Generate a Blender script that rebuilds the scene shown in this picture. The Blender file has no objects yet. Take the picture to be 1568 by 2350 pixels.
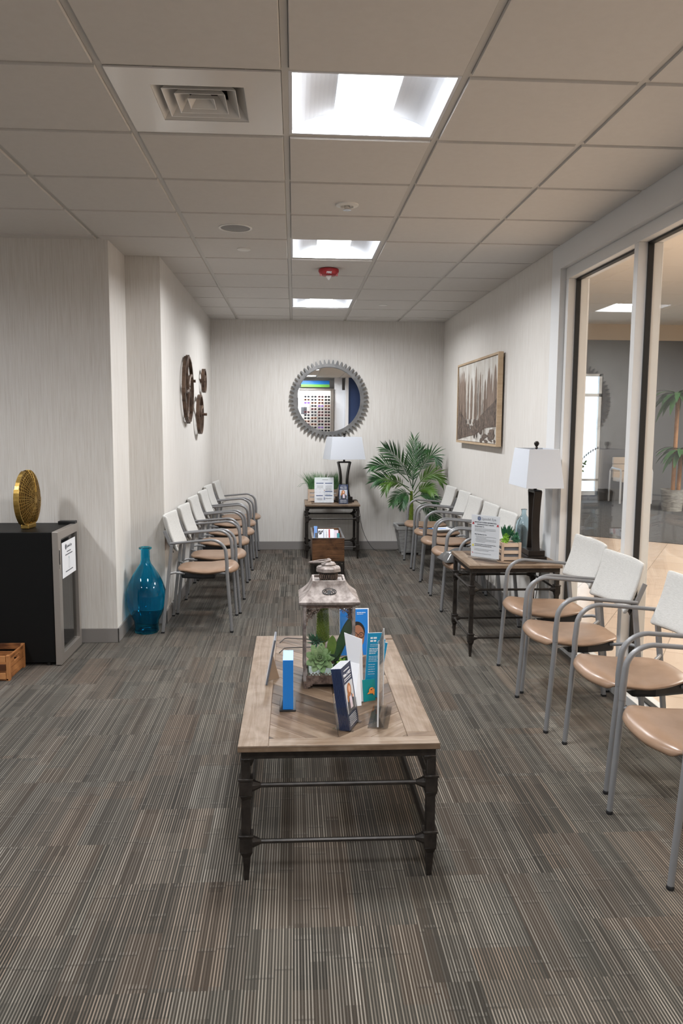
import bpy, math, random
from mathutils import Vector, Matrix
random.seed(7)
R = math.radians
scene = bpy.context.scene
COL = scene.collection

# ------------------------------------------------------------------ camera
CAMZ = 1.492
cd = bpy.data.cameras.new('camera'); cam = bpy.data.objects.new('camera', cd); COL.objects.link(cam)
cr = Vector((0.99818989, -0.05977432, 0.00663148)); cu = Vector((0.000147054, 0.112691, 0.99363007)); cf = Vector((0.06014087, 0.99183051, -0.11249581))
cam.matrix_world = Matrix(((cr.x, cu.x, -cf.x, 0), (cr.y, cu.y, -cf.y, 0), (cr.z, cu.z, -cf.z, CAMZ), (0, 0, 0, 1)))
cd.sensor_fit = 'VERTICAL'; cd.sensor_height = 36.0; cd.lens = 1817.55 / 2350 * 36.0
cd.clip_start = 0.05; cd.clip_end = 100
scene.camera = cam
# ------------------------------------------------------------------ world, exposure, lamp strengths
vs = scene.view_settings
vs.view_transform = 'Standard'; vs.look = 'None'; vs.gamma = 1.0; vs.use_curve_mapping = False
vs.exposure = 0.42
WORLD = 2.2
LENS = 2.4            # brightness of the ceiling light lenses themselves
PANEL = 40.0          # watts of each recessed ceiling light
HALL = 150.0           # watts of each unseen light panel added in the corridor
w = bpy.data.worlds.new('sky'); scene.world = w; w.use_nodes = True
w.node_tree.nodes['Background'].inputs[0].default_value = (0.82, 0.91, 1.0, 1)
w.node_tree.nodes['Background'].inputs[1].default_value = WORLD

# ------------------------------------------------------------------ materials
def mat(name, col=(.5, .5, .5), rough=.5, metal=0, spec=.5, trans=0, emit=None, estr=0, ior=1.45, coat=0, sheen=0):
    m = bpy.data.materials.new(name); m.use_nodes = True
    b = m.node_tree.nodes['Principled BSDF']
    b.inputs['Base Color'].default_value = (*col, 1); b.inputs['Roughness'].default_value = rough
    b.inputs['Metallic'].default_value = metal; b.inputs['Specular IOR Level'].default_value = spec
    b.inputs['Transmission Weight'].default_value = trans; b.inputs['IOR'].default_value = ior
    b.inputs['Coat Weight'].default_value = coat; b.inputs['Sheen Weight'].default_value = sheen
    if emit: b.inputs['Emission Color'].default_value = (*emit, 1); b.inputs['Emission Strength'].default_value = estr
    return m
class NT:
    """tiny helper for node trees"""
    def __init__(s, m): s.t = m.node_tree; s.n = s.t.nodes; s.b = s.n['Principled BSDF']
    def new(s, typ, **k):
        n = s.n.new(typ)
        for a, v in k.items(): setattr(n, a, v)
        return n
    def L(s, a, b): s.t.links.new(a, b)
    def m(s, op, a, b=None, c=None):
        n = s.n.new('ShaderNodeMath'); n.operation = op
        for i, x in enumerate((a, b, c)):
            if x is None: continue
            if isinstance(x, (int, float)): n.inputs[i].default_value = x
            else: s.L(x, n.inputs[i])
        return n.outputs[0]
    def mix(s, f, a, b):
        n = s.n.new('ShaderNodeMix'); n.data_type = 'RGBA'
        for sock, x in ((n.inputs[0], f), (n.inputs[6], a), (n.inputs[7], b)):
            if isinstance(x, tuple): sock.default_value = (*x, 1)
            elif isinstance(x, (int, float)): sock.default_value = x
            else: s.L(x, sock)
        return n.outputs[2]
    def xyz(s, x, y, z):
        n = s.n.new('ShaderNodeCombineXYZ')
        for i, v in enumerate((x, y, z)):
            if isinstance(v, (int, float)): n.inputs[i].default_value = v
            else: s.L(v, n.inputs[i])
        return n.outputs[0]
    def noise(s, vec, scale=5, detail=2, rough=.5, dist=0):
        n = s.n.new('ShaderNodeTexNoise'); n.inputs['Scale'].default_value = scale; n.inputs['Detail'].default_value = detail
        n.inputs['Roughness'].default_value = rough; n.inputs['Distortion'].default_value = dist
        if vec is not None: s.L(vec, n.inputs['Vector'])
        return n.outputs[0]
    def white(s, vec):
        n = s.n.new('ShaderNodeTexWhiteNoise'); n.noise_dimensions = '3D'; s.L(vec, n.inputs['Vector']); return n.outputs['Value']
    def coord(s, kind='Object'):
        n = s.n.new('ShaderNodeTexCoord'); return n.outputs[kind]
    def sep(s, v):
        n = s.n.new('ShaderNodeSeparateXYZ'); s.L(v, n.inputs[0]); return n.outputs
    def mapv(s, v, sc=(1, 1, 1), rot=(0, 0, 0), loc=(0, 0, 0)):
        n = s.n.new('ShaderNodeMapping'); n.inputs['Scale'].default_value = sc; n.inputs['Rotation'].default_value = rot
        n.inputs['Location'].default_value = loc; s.L(v, n.inputs[0]); return n.outputs[0]
    def ramp(s, f, stops):
        n = s.n.new('ShaderNodeValToRGB'); e = n.color_ramp.elements
        while len(e) < len(stops): e.new(.5)
        for i, (p, c) in enumerate(stops): e[i].position = p; e[i].color = (*c, 1)
        s.L(f, n.inputs[0]); return n.outputs[0]
    def bump(s, h, st=.3, d=.01):
        n = s.n.new('ShaderNodeBump'); n.inputs['Strength'].default_value = st; n.inputs['Distance'].default_value = d
        s.L(h, n.inputs['Height']); s.L(n.outputs[0], s.b.inputs['Normal'])
    def col(s, c): s.L(c, s.b.inputs['Base Color'])
    def rough(s, c): s.L(c, s.b.inputs['Roughness'])

def m_wallpaper():
    m = mat('wallpaper', rough=.75, spec=.25); t = NT(m); o = t.coord()
    a = t.noise(t.mapv(o, (260, 260, 3.5)), 1, 2, .6); b = t.noise(t.mapv(o, (150, 150, 5), loc=(3, 7, 1)), 1, 3, .6)
    f = t.m('ADD', t.m('MULTIPLY', a, .6), t.m('MULTIPLY', b, .4))
    t.col(t.ramp(f, [(.3, (.54, .50, .455)), (.5, (.64, .612, .575)), (.7, (.70, .68, .65))]))
    t.bump(a, .12, .002); return m
def m_carpet():
    m = mat('carpet', rough=.95, spec=.08, sheen=.1); t = NT(m); o = t.coord(); x, y, z = t.sep(o)
    per = .0088
    si = t.m('FLOOR', t.m('DIVIDE', x, per)); fr = t.m('FRACT', t.m('DIVIDE', x, per))
    # carpet tiles 0.61 m, staggered; each carries its own stripe offsets
    tx = t.m('FLOOR', t.m('DIVIDE', t.m('ADD', x, 10.13), .5)); ty = t.m('FLOOR', t.m('DIVIDE', t.m('ADD', t.m('ADD', y, 10.3), t.m('MULTIPLY', t.m('MODULO', tx, 2), .25)), .5))
    tr = t.white(t.xyz(tx, ty, 3.3))
    def blocks(wx, ly, seed):
        g = t.m('FLOOR', t.m('DIVIDE', t.m('ADD', x, t.m('MULTIPLY', tr, .31)), wx))
        off = t.white(t.xyz(g, tr, seed))
        k = t.m('FLOOR', t.m('ADD', t.m('DIVIDE', y, ly), t.m('MULTIPLY', off, 5)))
        return t.white(t.xyz(g, k, t.m('ADD', tr, seed)))
    b1 = blocks(.095, .47, 1.7); b2 = blocks(.045, .27, 5.1); b3 = blocks(.19, .62, 9.4)
    sv = t.white(t.xyz(si, tr, ty))
    # light yarn line
    tri = t.m('SUBTRACT', 1, t.m('ABSOLUTE', t.m('SUBTRACT', t.m('MULTIPLY', fr, 2), 1)))
    line = t.m('SMOOTH_MIN', t.m('MULTIPLY', t.m('MAXIMUM', t.m('SUBTRACT', tri, .42), 0), 3.2), 1, .2)
    lstr = t.m('MULTIPLY', line, t.m('ADD', t.m('MULTIPLY', sv, .75), t.m('MULTIPLY', b2, .4)))
    base = t.ramp(b1, [(0, (.015, .0128, .0095)), (.3, (.028, .0235, .018)), (.55, (.038, .0255, .017)), (.8, (.028, .0255, .020)), (1, (.039, .033, .026))])
    light = t.ramp(b3, [(0, (.265, .232, .188)), (.4, (.185, .170, .145)), (.7, (.215, .160, .118)), (1, (.295, .268, .228))])
    c = t.mix(lstr, base, light)
    # crosswise picks in some blocks
    gc = t.m('FLOOR', t.m('DIVIDE', x, .055)); go = t.white(t.xyz(gc, tr, 2.2))
    yy = t.m('FRACT', t.m('ADD', t.m('DIVIDE', y, .31), go))
    dk = t.m('LESS_THAN', yy, .022); lt = t.m('MULTIPLY', t.m('GREATER_THAN', yy, .022), t.m('LESS_THAN', yy, .06))
    c = t.mix(t.m('MULTIPLY', dk, .35), c, (.018, .016, .013)); c = t.mix(t.m('MULTIPLY', lt, t.m('MULTIPLY', line, .35)), c, (.20, .185, .16))
    fz = t.noise(t.mapv(o, (420, 420, 420)), 1, 1)
    c = t.mix(t.m('MULTIPLY', fz, .35), c, (.035, .032, .027))
    t.col(c)
    t.bump(t.m('ADD', line, fz), .25, .003); return m
def m_wood(name, stops, rough=.5, attr=True, sc=1.0, spec=.4):
    m = mat(name, rough=rough, spec=spec); t = NT(m)
    u = t.coord('UV') if attr else t.coord('Object')
    v = t.mapv(u, (2.2 * sc, 38 * sc, 38 * sc)) if attr else t.mapv(u, (30 * sc, 30 * sc, 3 * sc))
    a = t.noise(v, 1, 4, .65, 1.2); b = t.noise(t.mapv(u, (5 * sc, 7 * sc, 7 * sc)), 1, 3, .6, 1.5)
    f = t.m('ADD', t.m('MULTIPLY', a, .55), t.m('MULTIPLY', b, .45))
    if attr:
        at = t.new('ShaderNodeAttribute', attribute_name='tone')
        f = t.m('ADD', f, t.m('MULTIPLY', t.m('SUBTRACT', at.outputs['Fac'], .5), .55))
    t.col(t.ramp(f, stops)); t.bump(a, .25, .003); return m
def m_tint(name, c1, c2, scale, rough=.5, metal=0, sc=(1, 1, 1), bump=0, detail=3, **k):
    m = mat(name, rough=rough, metal=metal, **k); t = NT(m); f = t.noise(t.mapv(t.coord(), sc), scale, detail, .6)
    t.col(t.ramp(f, [(.35, c1), (.65, c2)]))
    if bump: t.bump(f, bump, .004)
    return m
def m_pane(name, f0=.045, tint=(1, 1, 1), rough=0):
    """thin clear pane: clear transmission plus a Fresnel reflection"""
    m = bpy.data.materials.new(name); m.use_nodes = True; t = m.node_tree; t.nodes.clear()
    N = t.nodes.new; o = N('ShaderNodeOutputMaterial'); tr = N('ShaderNodeBsdfTransparent'); tr.inputs[0].default_value = (*tint, 1)
    g = N('ShaderNodeBsdfGlossy'); g.inputs['Roughness'].default_value = rough; mx = N('ShaderNodeMixShader')
    lw = N('ShaderNodeLayerWeight'); lw.inputs[0].default_value = .5
    p = N('ShaderNodeMath'); p.operation = 'POWER'; p.inputs[1].default_value = 5
    q = N('ShaderNodeMath'); q.operation = 'MULTIPLY_ADD'; q.inputs[1].default_value = 1 - f0; q.inputs[2].default_value = f0
    t.links.new(lw.outputs['Facing'], p.inputs[0]); t.links.new(p.outputs[0], q.inputs[0]); t.links.new(q.outputs[0], mx.inputs[0])
    t.links.new(tr.outputs[0], mx.inputs[1]); t.links.new(g.outputs[0], mx.inputs[2]); t.links.new(mx.outputs[0], o.inputs[0])
    return m
def m_floor_tile():
    m = mat('cream_floor_tile', rough=.16, spec=.5); t = NT(m); o = t.mapv(t.coord(), rot=(0, 0, R(31))); x, y, z = t.sep(o)
    fx = t.m('FRACT', t.m('DIVIDE', x, .46)); fy = t.m('FRACT', t.m('DIVIDE', y, .46))
    j = t.m('MAXIMUM', t.m('LESS_THAN', fx, .012), t.m('LESS_THAN', fy, .012))
    r = t.white(t.xyz(t.m('FLOOR', t.m('DIVIDE', x, .46)), t.m('FLOOR', t.m('DIVIDE', y, .46)), 0))
    c = t.mix(r, (.62, .50, .41), (.69, .57, .48)); t.col(t.mix(t.m('MULTIPLY', j, .75), c, (.24, .19, .15)))
    return m
def m_fabric(name, c1, c2, sc=(60, 60, 420)):
    m = mat(name, rough=.9, spec=.15, sheen=.15); t = NT(m); o = t.coord()
    a = t.noise(t.mapv(o, sc), 1, 2, .7); b = t.noise(t.mapv(o, (500, 500, 500)), 1, 1)
    t.col(t.mix(t.m('ADD', t.m('MULTIPLY', a, .7), t.m('MULTIPLY', b, .3)), c1, c2)); t.bump(b, .3, .002); return m

M = {}
M['wallpaper'] = m_wallpaper(); M['carpet'] = m_carpet()
M['paint'] = mat('painted_trim', (.66, .66, .66), .5, spec=.3)
M['base'] = mat('baseboard_vinyl', (.215, .20, .19), .45, spec=.4)
M['tile'] = m_tint('ceiling_tile', (.60, .58, .555), (.615, .595, .57), 30, .9, spec=.1)
M['grid'] = mat('ceiling_grid', (.50, .48, .45), .45, spec=.4)
M['alum'] = mat('brushed_aluminium', (.66, .655, .645), .40, .15)
M['gasket'] = mat('black_gasket', (.012, .012, .012), .5)
M['glass'] = m_pane('storefront_glass', .042, (.97, .985, .98))
M['clear'] = m_pane('clear_acrylic', .035, (.975, .98, .98))
M['fridgeglass'] = m_pane('fridge_door_glass', .10, (.55, .57, .56))
M['mirror'] = mat('mirror_glass', (.93, .93, .92), .0, 1)
M['greymetal'] = mat('silver_grey_painted_steel', (.20, .20, .203), .38, .15, coat=.1)
M['vinyl'] = m_tint('tan_vinyl', (.245, .155, .100), (.28, .18, .12), 14, .30, spec=.5, bump=.02)
M['fabric'] = m_fabric('pale_woven_fabric', (.30, .29, .27), (.70, .69, .66))
M['blackplastic'] = mat('black_plastic', (.012, .012, .013), .45)
M['iron'] = m_tint('dark_iron', (.016, .013, .011), (.032, .026, .022), 30, .38, .35, bump=.06)
M['parquet'] = m_wood('weathered_parquet', [(.22, (.035, .021, .013)), (.42, (.092, .057, .034)), (.56, (.155, .105, .068)), (.66, (.20, .15, .108)), (.85, (.30, .235, .18))], .5)
M['darkwood'] = m_wood('reclaimed_brown_wood', [(.3, (.03, .014, .007)), (.5, (.13, .06, .026)), (.72, (.24, .125, .06))], .4)
M['crate'] = m_wood('burnt_pine', [(.3, (.06, .02, .007)), (.45, (.23, .09, .03)), (.7, (.42, .19, .07))], .5)
M['pine'] = m_wood('raw_pine', [(.3, (.36, .26, .19)), (.7, (.60, .46, .35))], .7)
M['frameoak'] = m_wood('light_oak_frame', [(.3, (.36, .25, .15)), (.7, (.52, .39, .26))], .55)
M['bronze'] = mat('dark_bronze_lamp', (.022, .018, .016), .33, .5)
M['shade'] = mat('white_linen_shade', (.54, .56, .60), .9, spec=.1, trans=0)
M['white'] = mat('white_paper', (.74, .75, .78), .5)
M['whiteplastic'] = mat('white_plastic', (.70, .69, .66), .4)
M['ink'] = mat('dark_ink', (.04, .045, .06), .6); M['greyink'] = mat('grey_ink', (.30, .31, .33), .6)
M['blueink'] = mat('blue_ink', (.05, .09, .22), .6); M['redink'] = mat('red_ink', (.45, .03, .04), .6); M['yellowink'] = mat('yellow_ink', (.75, .62, .05), .6)
M['navy'] = mat('navy_print', (.022, .035, .085), .4); M['blue'] = mat('bright_blue_print', (.012, .18, .55), .4)
M['lightblue'] = mat('pale_blue_print', (.22, .42, .85), .4)
M['teal'] = mat('teal_print', (.0, .22, .42), .4); M['tealgreen'] = mat('teal_green_print', (.0, .24, .26), .4)
M['orange'] = mat('orange_print', (.85, .30, .06), .5)
M['skin1'] = mat('print_light_skin', (.72, .40, .27), .5); M['skin2'] = mat('print_brown_skin', (.30, .13, .07), .5)
M['hair1'] = mat('print_auburn_hair', (.38, .15, .05), .5); M['hair2'] = mat('print_black_hair', (.012, .009, .008), .5)
M['pink'] = mat('print_pink', (.68, .58, .66), .5)
M['brownpaper'] = mat('brown_cardboard', (.36, .25, .17), .8)
M['leaf'] = m_tint('palm_leaf', (.014, .05, .018), (.036, .105, .03), 9, .42, spec=.4)
M['leaf2'] = m_tint('yellow_green_palm_leaf', (.03, .08, .012), (.075, .15, .02), 9, .42, spec=.4)
M['stem'] = m_tint('green_stem', (.09, .16, .015), (.20, .27, .03), 12, .45)
M['grass'] = m_tint('grass_blade', (.03, .10, .03), (.09, .22, .07), 20, .5)
M['succ'] = m_tint('pale_succulent', (.20, .34, .13), (.36, .50, .24), 16, .45)
M['olive'] = m_tint('olive_leaf', (.10, .20, .02), (.20, .32, .05), 14, .4)
M['succ2'] = m_tint('lime_succulent', (.16, .36, .03), (.30, .52, .08), 16, .45)
M['succ3'] = m_tint('deep_green_succulent', (.015, .08, .045), (.04, .16, .08), 20, .4)
M['concrete'] = m_tint('grey_weathered_pot', (.25, .25, .245), (.42, .42, .41), 8, .8, sc=(1, 1, 4), bump=.2)
M['soil'] = mat('dark_soil', (.02, .016, .012), .9)
M['patina'] = m_tint('weathered_lantern_metal', (.12, .092, .08), (.30, .262, .24), 34, .6, .15, bump=.25)
M['patinadark'] = m_tint('rusty_lantern_metal', (.07, .045, .035), (.20, .14, .11), 60, .6, .2, bump=.3)
M['gearmetal'] = m_tint('gear_grey_steel', (.13, .13, .13), (.21, .205, .20), 10, .42, .5)
M['rust'] = m_tint('brown_rusted_metal', (.05, .03, .02), (.15, .095, .065), 14, .5, .4, bump=.15)
M['gold'] = m_tint('antique_gold', (.34, .21, .05), (.52, .34, .10), 40, .32, .9)
M['golddark'] = mat('gold_recess_shade', (.10, .055, .012), .5, .7)  # darker gold paints in the shade behind the lattice
M['fridge'] = mat('black_fridge_enamel', (.006, .006, .006), .45, spec=.15); M['steel'] = mat('stainless_steel', (.42, .385, .355), .34, .75)
M['chrome'] = mat('chrome', (.75, .74, .73), .12, 1)
M['blueglass'] = mat('blue_glass', (.05, .62, .84), .03, trans=1.0, ior=1.35)
M['bottle'] = mat('pale_blue_bottle_glass', (.72, .84, .90), .02, trans=1.0, ior=1.3)
M['red'] = mat('red_plastic', (.33, .015, .02), .4)
M['cable'] = mat('black_cable', (.015, .015, .015), .6)
M['lens'] = mat('light_lens', (1, 1, 1), .5, emit=(.93, .97, 1.0), estr=LENS)
M['reflector'] = mat('light_reflector', (.60, .62, .66), .6, spec=.2)
M['ventwhite'] = mat('glossy_white_vent_steel', (.68, .665, .64), .14, spec=.6)
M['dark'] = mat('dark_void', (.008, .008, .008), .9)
M['addedhalllens'] = mat('added_hall_light_lens', (1, 1, 1), .5, emit=(1, .86, .68), estr=3.0)
M['floortile'] = m_floor_tile()
M['hallcarpet'] = m_tint('charcoal_carpet', (.022, .022, .024), (.11, .11, .115), 60, .95, sc=(1, 1.8, 1), detail=5)
M['hallgrey'] = mat('slate_wall_paint', (.135, .14, .155), .8, spec=.2)
M['hallcream'] = mat('cream_wall_paint', (.62, .53, .43), .8, spec=.2)
M['hallwhite'] = mat('white_window_frame', (.80, .84, .88), .5)
M['hallceiling'] = mat('pale_corridor_ceiling', (.82, .76, .69), .9, spec=.1)
M['creamvinyl'] = mat('cream_vinyl', (.62, .52, .43), .45)
M['palemetal'] = mat('pale_painted_metal', (.68, .71, .76), .35)
M['trunk'] = m_tint('orange_brown_trunk', (.26, .12, .05), (.36, .19, .09), 12, .7)
M['purple'] = mat('purple_plastic', (.15, .07, .28), .25); M['tortoise'] = mat('orange_brown_plastic', (.45, .13, .03), .25)
M['redplastic'] = mat('dark_red_plastic', (.25, .03, .04), .25); M['darklens'] = mat('dark_lens', (.01, .01, .012), .08)
M['foil'] = mat('grey_shiny_bag', (.10, .10, .10), .25, .3)
M['canvaspaint'] = m_tint('canvas_wash', (.46, .42, .37), (.62, .60, .56), 3, .8, sc=(1, 3, 1))
M['stroke'] = m_tint('brown_paint_strokes', (.15, .108, .082), (.29, .218, .172), 6, .8, sc=(1, 30, 2))
M['strokedark'] = m_tint('dark_brown_paint', (.055, .044, .037), (.20, .145, .112), 7, .8, sc=(1, 9, 5))

# ------------------------------------------------------------------ geometry
class G:
    def __init__(s): s.v = []; s.f = []; s.m = []; s.d = []
    def add(s, vs, fs, m=0, d=None):
        o = len(s.v); s.v += [Vector(p) for p in vs]
        for f in fs: s.f.append([i + o for i in f]); s.m.append(m); s.d.append(d)
        return s
    def box(s, x0, x1, y0, y1, z0, z1, m=0, d=None):
        return s.add([(x0, y0, z0), (x1, y0, z0), (x1, y1, z0), (x0, y1, z0), (x0, y0, z1), (x1, y0, z1), (x1, y1, z1), (x0, y1, z1)],
                     [(0, 3, 2, 1), (4, 5, 6, 7), (0, 1, 5, 4), (1, 2, 6, 5), (2, 3, 7, 6), (3, 0, 4, 7)], m, d)
    def bar(s, p, q, w_, h, up=(0, 0, 1), m=0, w2=None, h2=None, d=None):
        p = Vector(p); q = Vector(q); t = (q - p).normalized(); a = t.cross(Vector(up))
        if a.length < 1e-5: a = t.cross(Vector((1, 0, 0)))
        a.normalize(); b = a.cross(t)
        w2 = w_ if w2 is None else w2; h2 = h if h2 is None else h2; vs = []
        for c, ww, hh in ((p, w_, h), (q, w2, h2)):
            for i, j in ((-1, -1), (1, -1), (1, 1), (-1, 1)): vs.append(c + a * i * ww / 2 + b * j * hh / 2)
        return s.add(vs, [(0, 1, 2, 3), (7, 6, 5, 4), (0, 4, 5, 1), (1, 5, 6, 2), (2, 6, 7, 3), (3, 7, 4, 0)], m, d)
    def tube(s, pts, r, n=8, m=0, closed=False, flat=1.0, up=(0, 0, 1), cap=True):
        pts = [Vector(p) for p in pts]; N = len(pts); rs = r if isinstance(r, (list, tuple)) else [r] * N
        vs = []; up = Vector(up); prev = None
        for i, p in enumerate(pts):
            if closed: t = pts[(i + 1) % N] - pts[i - 1]
            else: t = pts[min(i + 1, N - 1)] - pts[max(i - 1, 0)]
            t.normalize(); a = t.cross(up) if prev is None else prev - t * prev.dot(t)
            if a.length < 1e-4: a = t.cross(Vector((1, 0.1, 0)))
            a.normalize(); prev = a; b = a.cross(t)
            for k in range(n):
                th = 2 * math.pi * (k + .5) / n
                vs.append(p + a * math.cos(th) * rs[i] * flat + b * math.sin(th) * rs[i])
        fs = []
        for i in range(N if closed else N - 1):
            j = (i + 1) % N
            for k in range(n): fs.append((i * n + k, i * n + (k + 1) % n, j * n + (k + 1) % n, j * n + k))
        if cap and not closed: fs.append(tuple(range(n))[::-1]); fs.append(tuple((N - 1) * n + k for k in range(n)))
        return s.add(vs, fs, m)
    def lathe(s, prof, n=24, c=(0, 0, 0), m=0, axis='z', cap=True):
        vs = []; c = Vector(c)
        for r, h in prof:
            for k in range(n):
                a = 2 * math.pi * k / n; x, y = r * math.cos(a), r * math.sin(a)
                vs.append(c + (Vector((x, y, h)) if axis == 'z' else Vector((h, x, y)) if axis == 'x' else Vector((x, h, y))))
        fs = []
        for i in range(len(prof) - 1):
            for k in range(n): fs.append((i * n + k, i * n + (k + 1) % n, (i + 1) * n + (k + 1) % n, (i + 1) * n + k))
        if cap:
            if prof[0][0] > 1e-4: fs.append(tuple(range(n))[::-1])
            if prof[-1][0] > 1e-4: fs.append(tuple((len(prof) - 1) * n + k for k in range(n)))
        return s.add(vs, fs, m)
    def prism(s, poly, a, b, axis='z', m=0, d=None):
        n = len(poly)
        def P(u, v, h): return (u, v, h) if axis == 'z' else (u, h, v) if axis == 'y' else (h, u, v)
        vs = [P(u, v, a) for u, v in poly] + [P(u, v, b) for u, v in poly]
        return s.add(vs, [tuple(range(n))[::-1], tuple(range(n, 2 * n))] + [(i, (i + 1) % n, n + (i + 1) % n, n + i) for i in range(n)], m, d)
    def ring(s, outer, inner, a, b, axis='z', m=0):
        n = len(outer)
        def P(u, v, h): return (u, v, h) if axis == 'z' else (u, h, v) if axis == 'y' else (h, u, v)
        vs = [P(*p, a) for p in outer] + [P(*p, a) for p in inner] + [P(*p, b) for p in outer] + [P(*p, b) for p in inner]
        fs = []
        for i in range(n):
            j = (i + 1) % n
            fs += [(i, j, n + j, n + i), (2 * n + i, 3 * n + i, 3 * n + j, 2 * n + j), (i, 2 * n + i, 2 * n + j, j), (n + i, n + j, 3 * n + j, 3 * n + i)]
        return s.add(vs, fs, m)
    def quad(s, a, b, c, d_, m=0): return s.add([a, b, c, d_], [(0, 1, 2, 3)], m)
    def ell(s, c, r, n=12, k=8, m=0, rot=None):
        vs = []; rot = rot or Matrix.Identity(3)
        for i in range(1, k):
            th = math.pi * i / k
            for j in range(n):
                a = 2 * math.pi * j / n
                vs.append(Vector(c) + rot @ Vector((r[0] * math.sin(th) * math.cos(a), r[1] * math.sin(th) * math.sin(a), r[2] * math.cos(th))))
        vs += [Vector(c) + rot @ Vector((0, 0, r[2])), Vector(c) + rot @ Vector((0, 0, -r[2]))]; T = (k - 1) * n
        fs = [(T, j, (j + 1) % n) for j in range(n)] + [(T + 1, (k - 2) * n + (j + 1) % n, (k - 2) * n + j) for j in range(n)]
        for i in range(k - 2):
            for j in range(n): fs.append((i * n + j, (i + 1) * n + j, (i + 1) * n + (j + 1) % n, i * n + (j + 1) % n))
        return s.add(vs, fs, m)
    def xf(s, mtx, start=0):
        for i in range(start, len(s.v)): s.v[i] = mtx @ s.v[i]
        return s
    def build(s, name, mats, parent=None, smooth=35, bevel=0, seg=2, sub=0, loc=None):
        me = bpy.data.meshes.new(name); me.from_pydata([tuple(p) for p in s.v], [], s.f); me.update()
        for mm in (mats if isinstance(mats, (list, tuple)) else [mats]): me.materials.append(mm if not isinstance(mm, str) else M[mm])
        if any(s.m): me.polygons.foreach_set('material_index', s.m)
        wood = any(d is not None for d in s.d)
        if wood:
            uv = me.uv_layers.new(name='UVMap'); at = me.attributes.new('tone', 'FLOAT', 'FACE')
            for p in me.polygons:
                d = s.d[p.index] or (.5, 0, 0); at.data[p.index].value = d[0]
                ca, sa = math.cos(d[1]), math.sin(d[1]); nz = abs(p.normal.z) > .6; ny = abs(p.normal.y) > .6
                for li in p.loop_indices:
                    q = me.vertices[me.loops[li].vertex_index].co
                    if nz: a, b = q.x * ca + q.y * sa, -q.x * sa + q.y * ca
                    elif ny: a, b = (q.x, q.z) if d[1] != 99 else (q.z, q.x)
                    else: a, b = (q.y, q.z) if d[1] != 99 else (q.z, q.y)
                    uv.data[li].uv = (a + d[2] * 3.7, b + d[2] * 1.3)
        bm_fix(me)
        if smooth:
            me.polygons.foreach_set('use_smooth', [True] * len(me.polygons)); me.set_sharp_from_angle(angle=R(smooth if not sub else 180))
        o = bpy.data.objects.new(name, me); COL.objects.link(o)
        if parent: o.parent = parent
        if loc: o.location = loc
        if bevel:
            b = o.modifiers.new('bevel', 'BEVEL'); b.width = bevel; b.segments = seg; b.limit_method = 'ANGLE'; b.angle_limit = R(40); b.harden_normals = False
        if sub: sb = o.modifiers.new('sub', 'SUBSURF'); sb.levels = sub; sb.render_levels = sub
        return o
import bmesh
def bm_fix(me):
    bm = bmesh.new(); bm.from_mesh(me); bmesh.ops.recalc_face_normals(bm, faces=bm.faces); bm.to_mesh(me); bm.free()
def thing(name, label, cat, loc=(0, 0, 0), rz=0, group=None):
    o = bpy.data.objects.new(name, None); COL.objects.link(o); o.empty_display_size = .05
    o.location = loc; o.rotation_euler = (0, 0, rz); return tag(o, label, cat, group)
def tag(o, label, cat, group=None):
    o['label'] = label; o['category'] = cat
    if group: o['group'] = group
    return o
def struct(o): o['kind'] = 'structure'; return o
def copy_tree(o, parent=None):
    c = o.copy(); COL.objects.link(c); c.parent = parent
    for ch in list(o.children): copy_tree(ch, c)
    return c
def lamp(name, parent, w_, h_, power, col, z, spread):
    l = bpy.data.lights.new(name, 'AREA'); l.shape = 'RECTANGLE'; l.size = w_; l.size_y = h_; l.energy = power; l.color = col; l.spread = R(spread)
    o = bpy.data.objects.new(name, l); COL.objects.link(o); o.parent = parent; o.location = (0, 0, z); return o
def text(name, s, size, m, parent, mtx, align='CENTER', ext=.0004, bold=0):
    """lettering: mtx maps (right, up, out) of the text plane into the parent's space"""
    cu = bpy.data.curves.new(name, 'FONT'); cu.body = s; cu.size = size; cu.align_x = align; cu.extrude = ext; cu.offset = bold; cu.resolution_u = 2
    tmp = bpy.data.objects.new('tmp', cu); COL.objects.link(tmp)
    me = bpy.data.meshes.new_from_object(tmp); bpy.data.objects.remove(tmp); me.transform(mtx)
    me.materials.clear(); me.materials.append(M[m]); me.name = name
    o = bpy.data.objects.new(name, me); COL.objects.link(o); o.parent = parent; return o
def plane_m(org, right, up):
    r = Vector(right).normalized(); u = Vector(up).normalized(); n = r.cross(u)
    return Matrix(((r.x, u.x, n.x, org[0]), (r.y, u.y, n.y, org[1]), (r.z, u.z, n.z, org[2]), (0, 0, 0, 1)))
def bez(p0, p1, p2, n):
    p0, p1, p2 = Vector(p0), Vector(p1), Vector(p2)
    return [(1 - t) ** 2 * p0 + 2 * t * (1 - t) * p1 + t * t * p2 for t in [i / n for i in range(n + 1)]]
def circ(r, n, c=(0, 0), ph=0): return [(c[0] + r * math.cos(2 * math.pi * i / n + ph), c[1] + r * math.sin(2 * math.pi * i / n + ph)) for i in range(n)]

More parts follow.
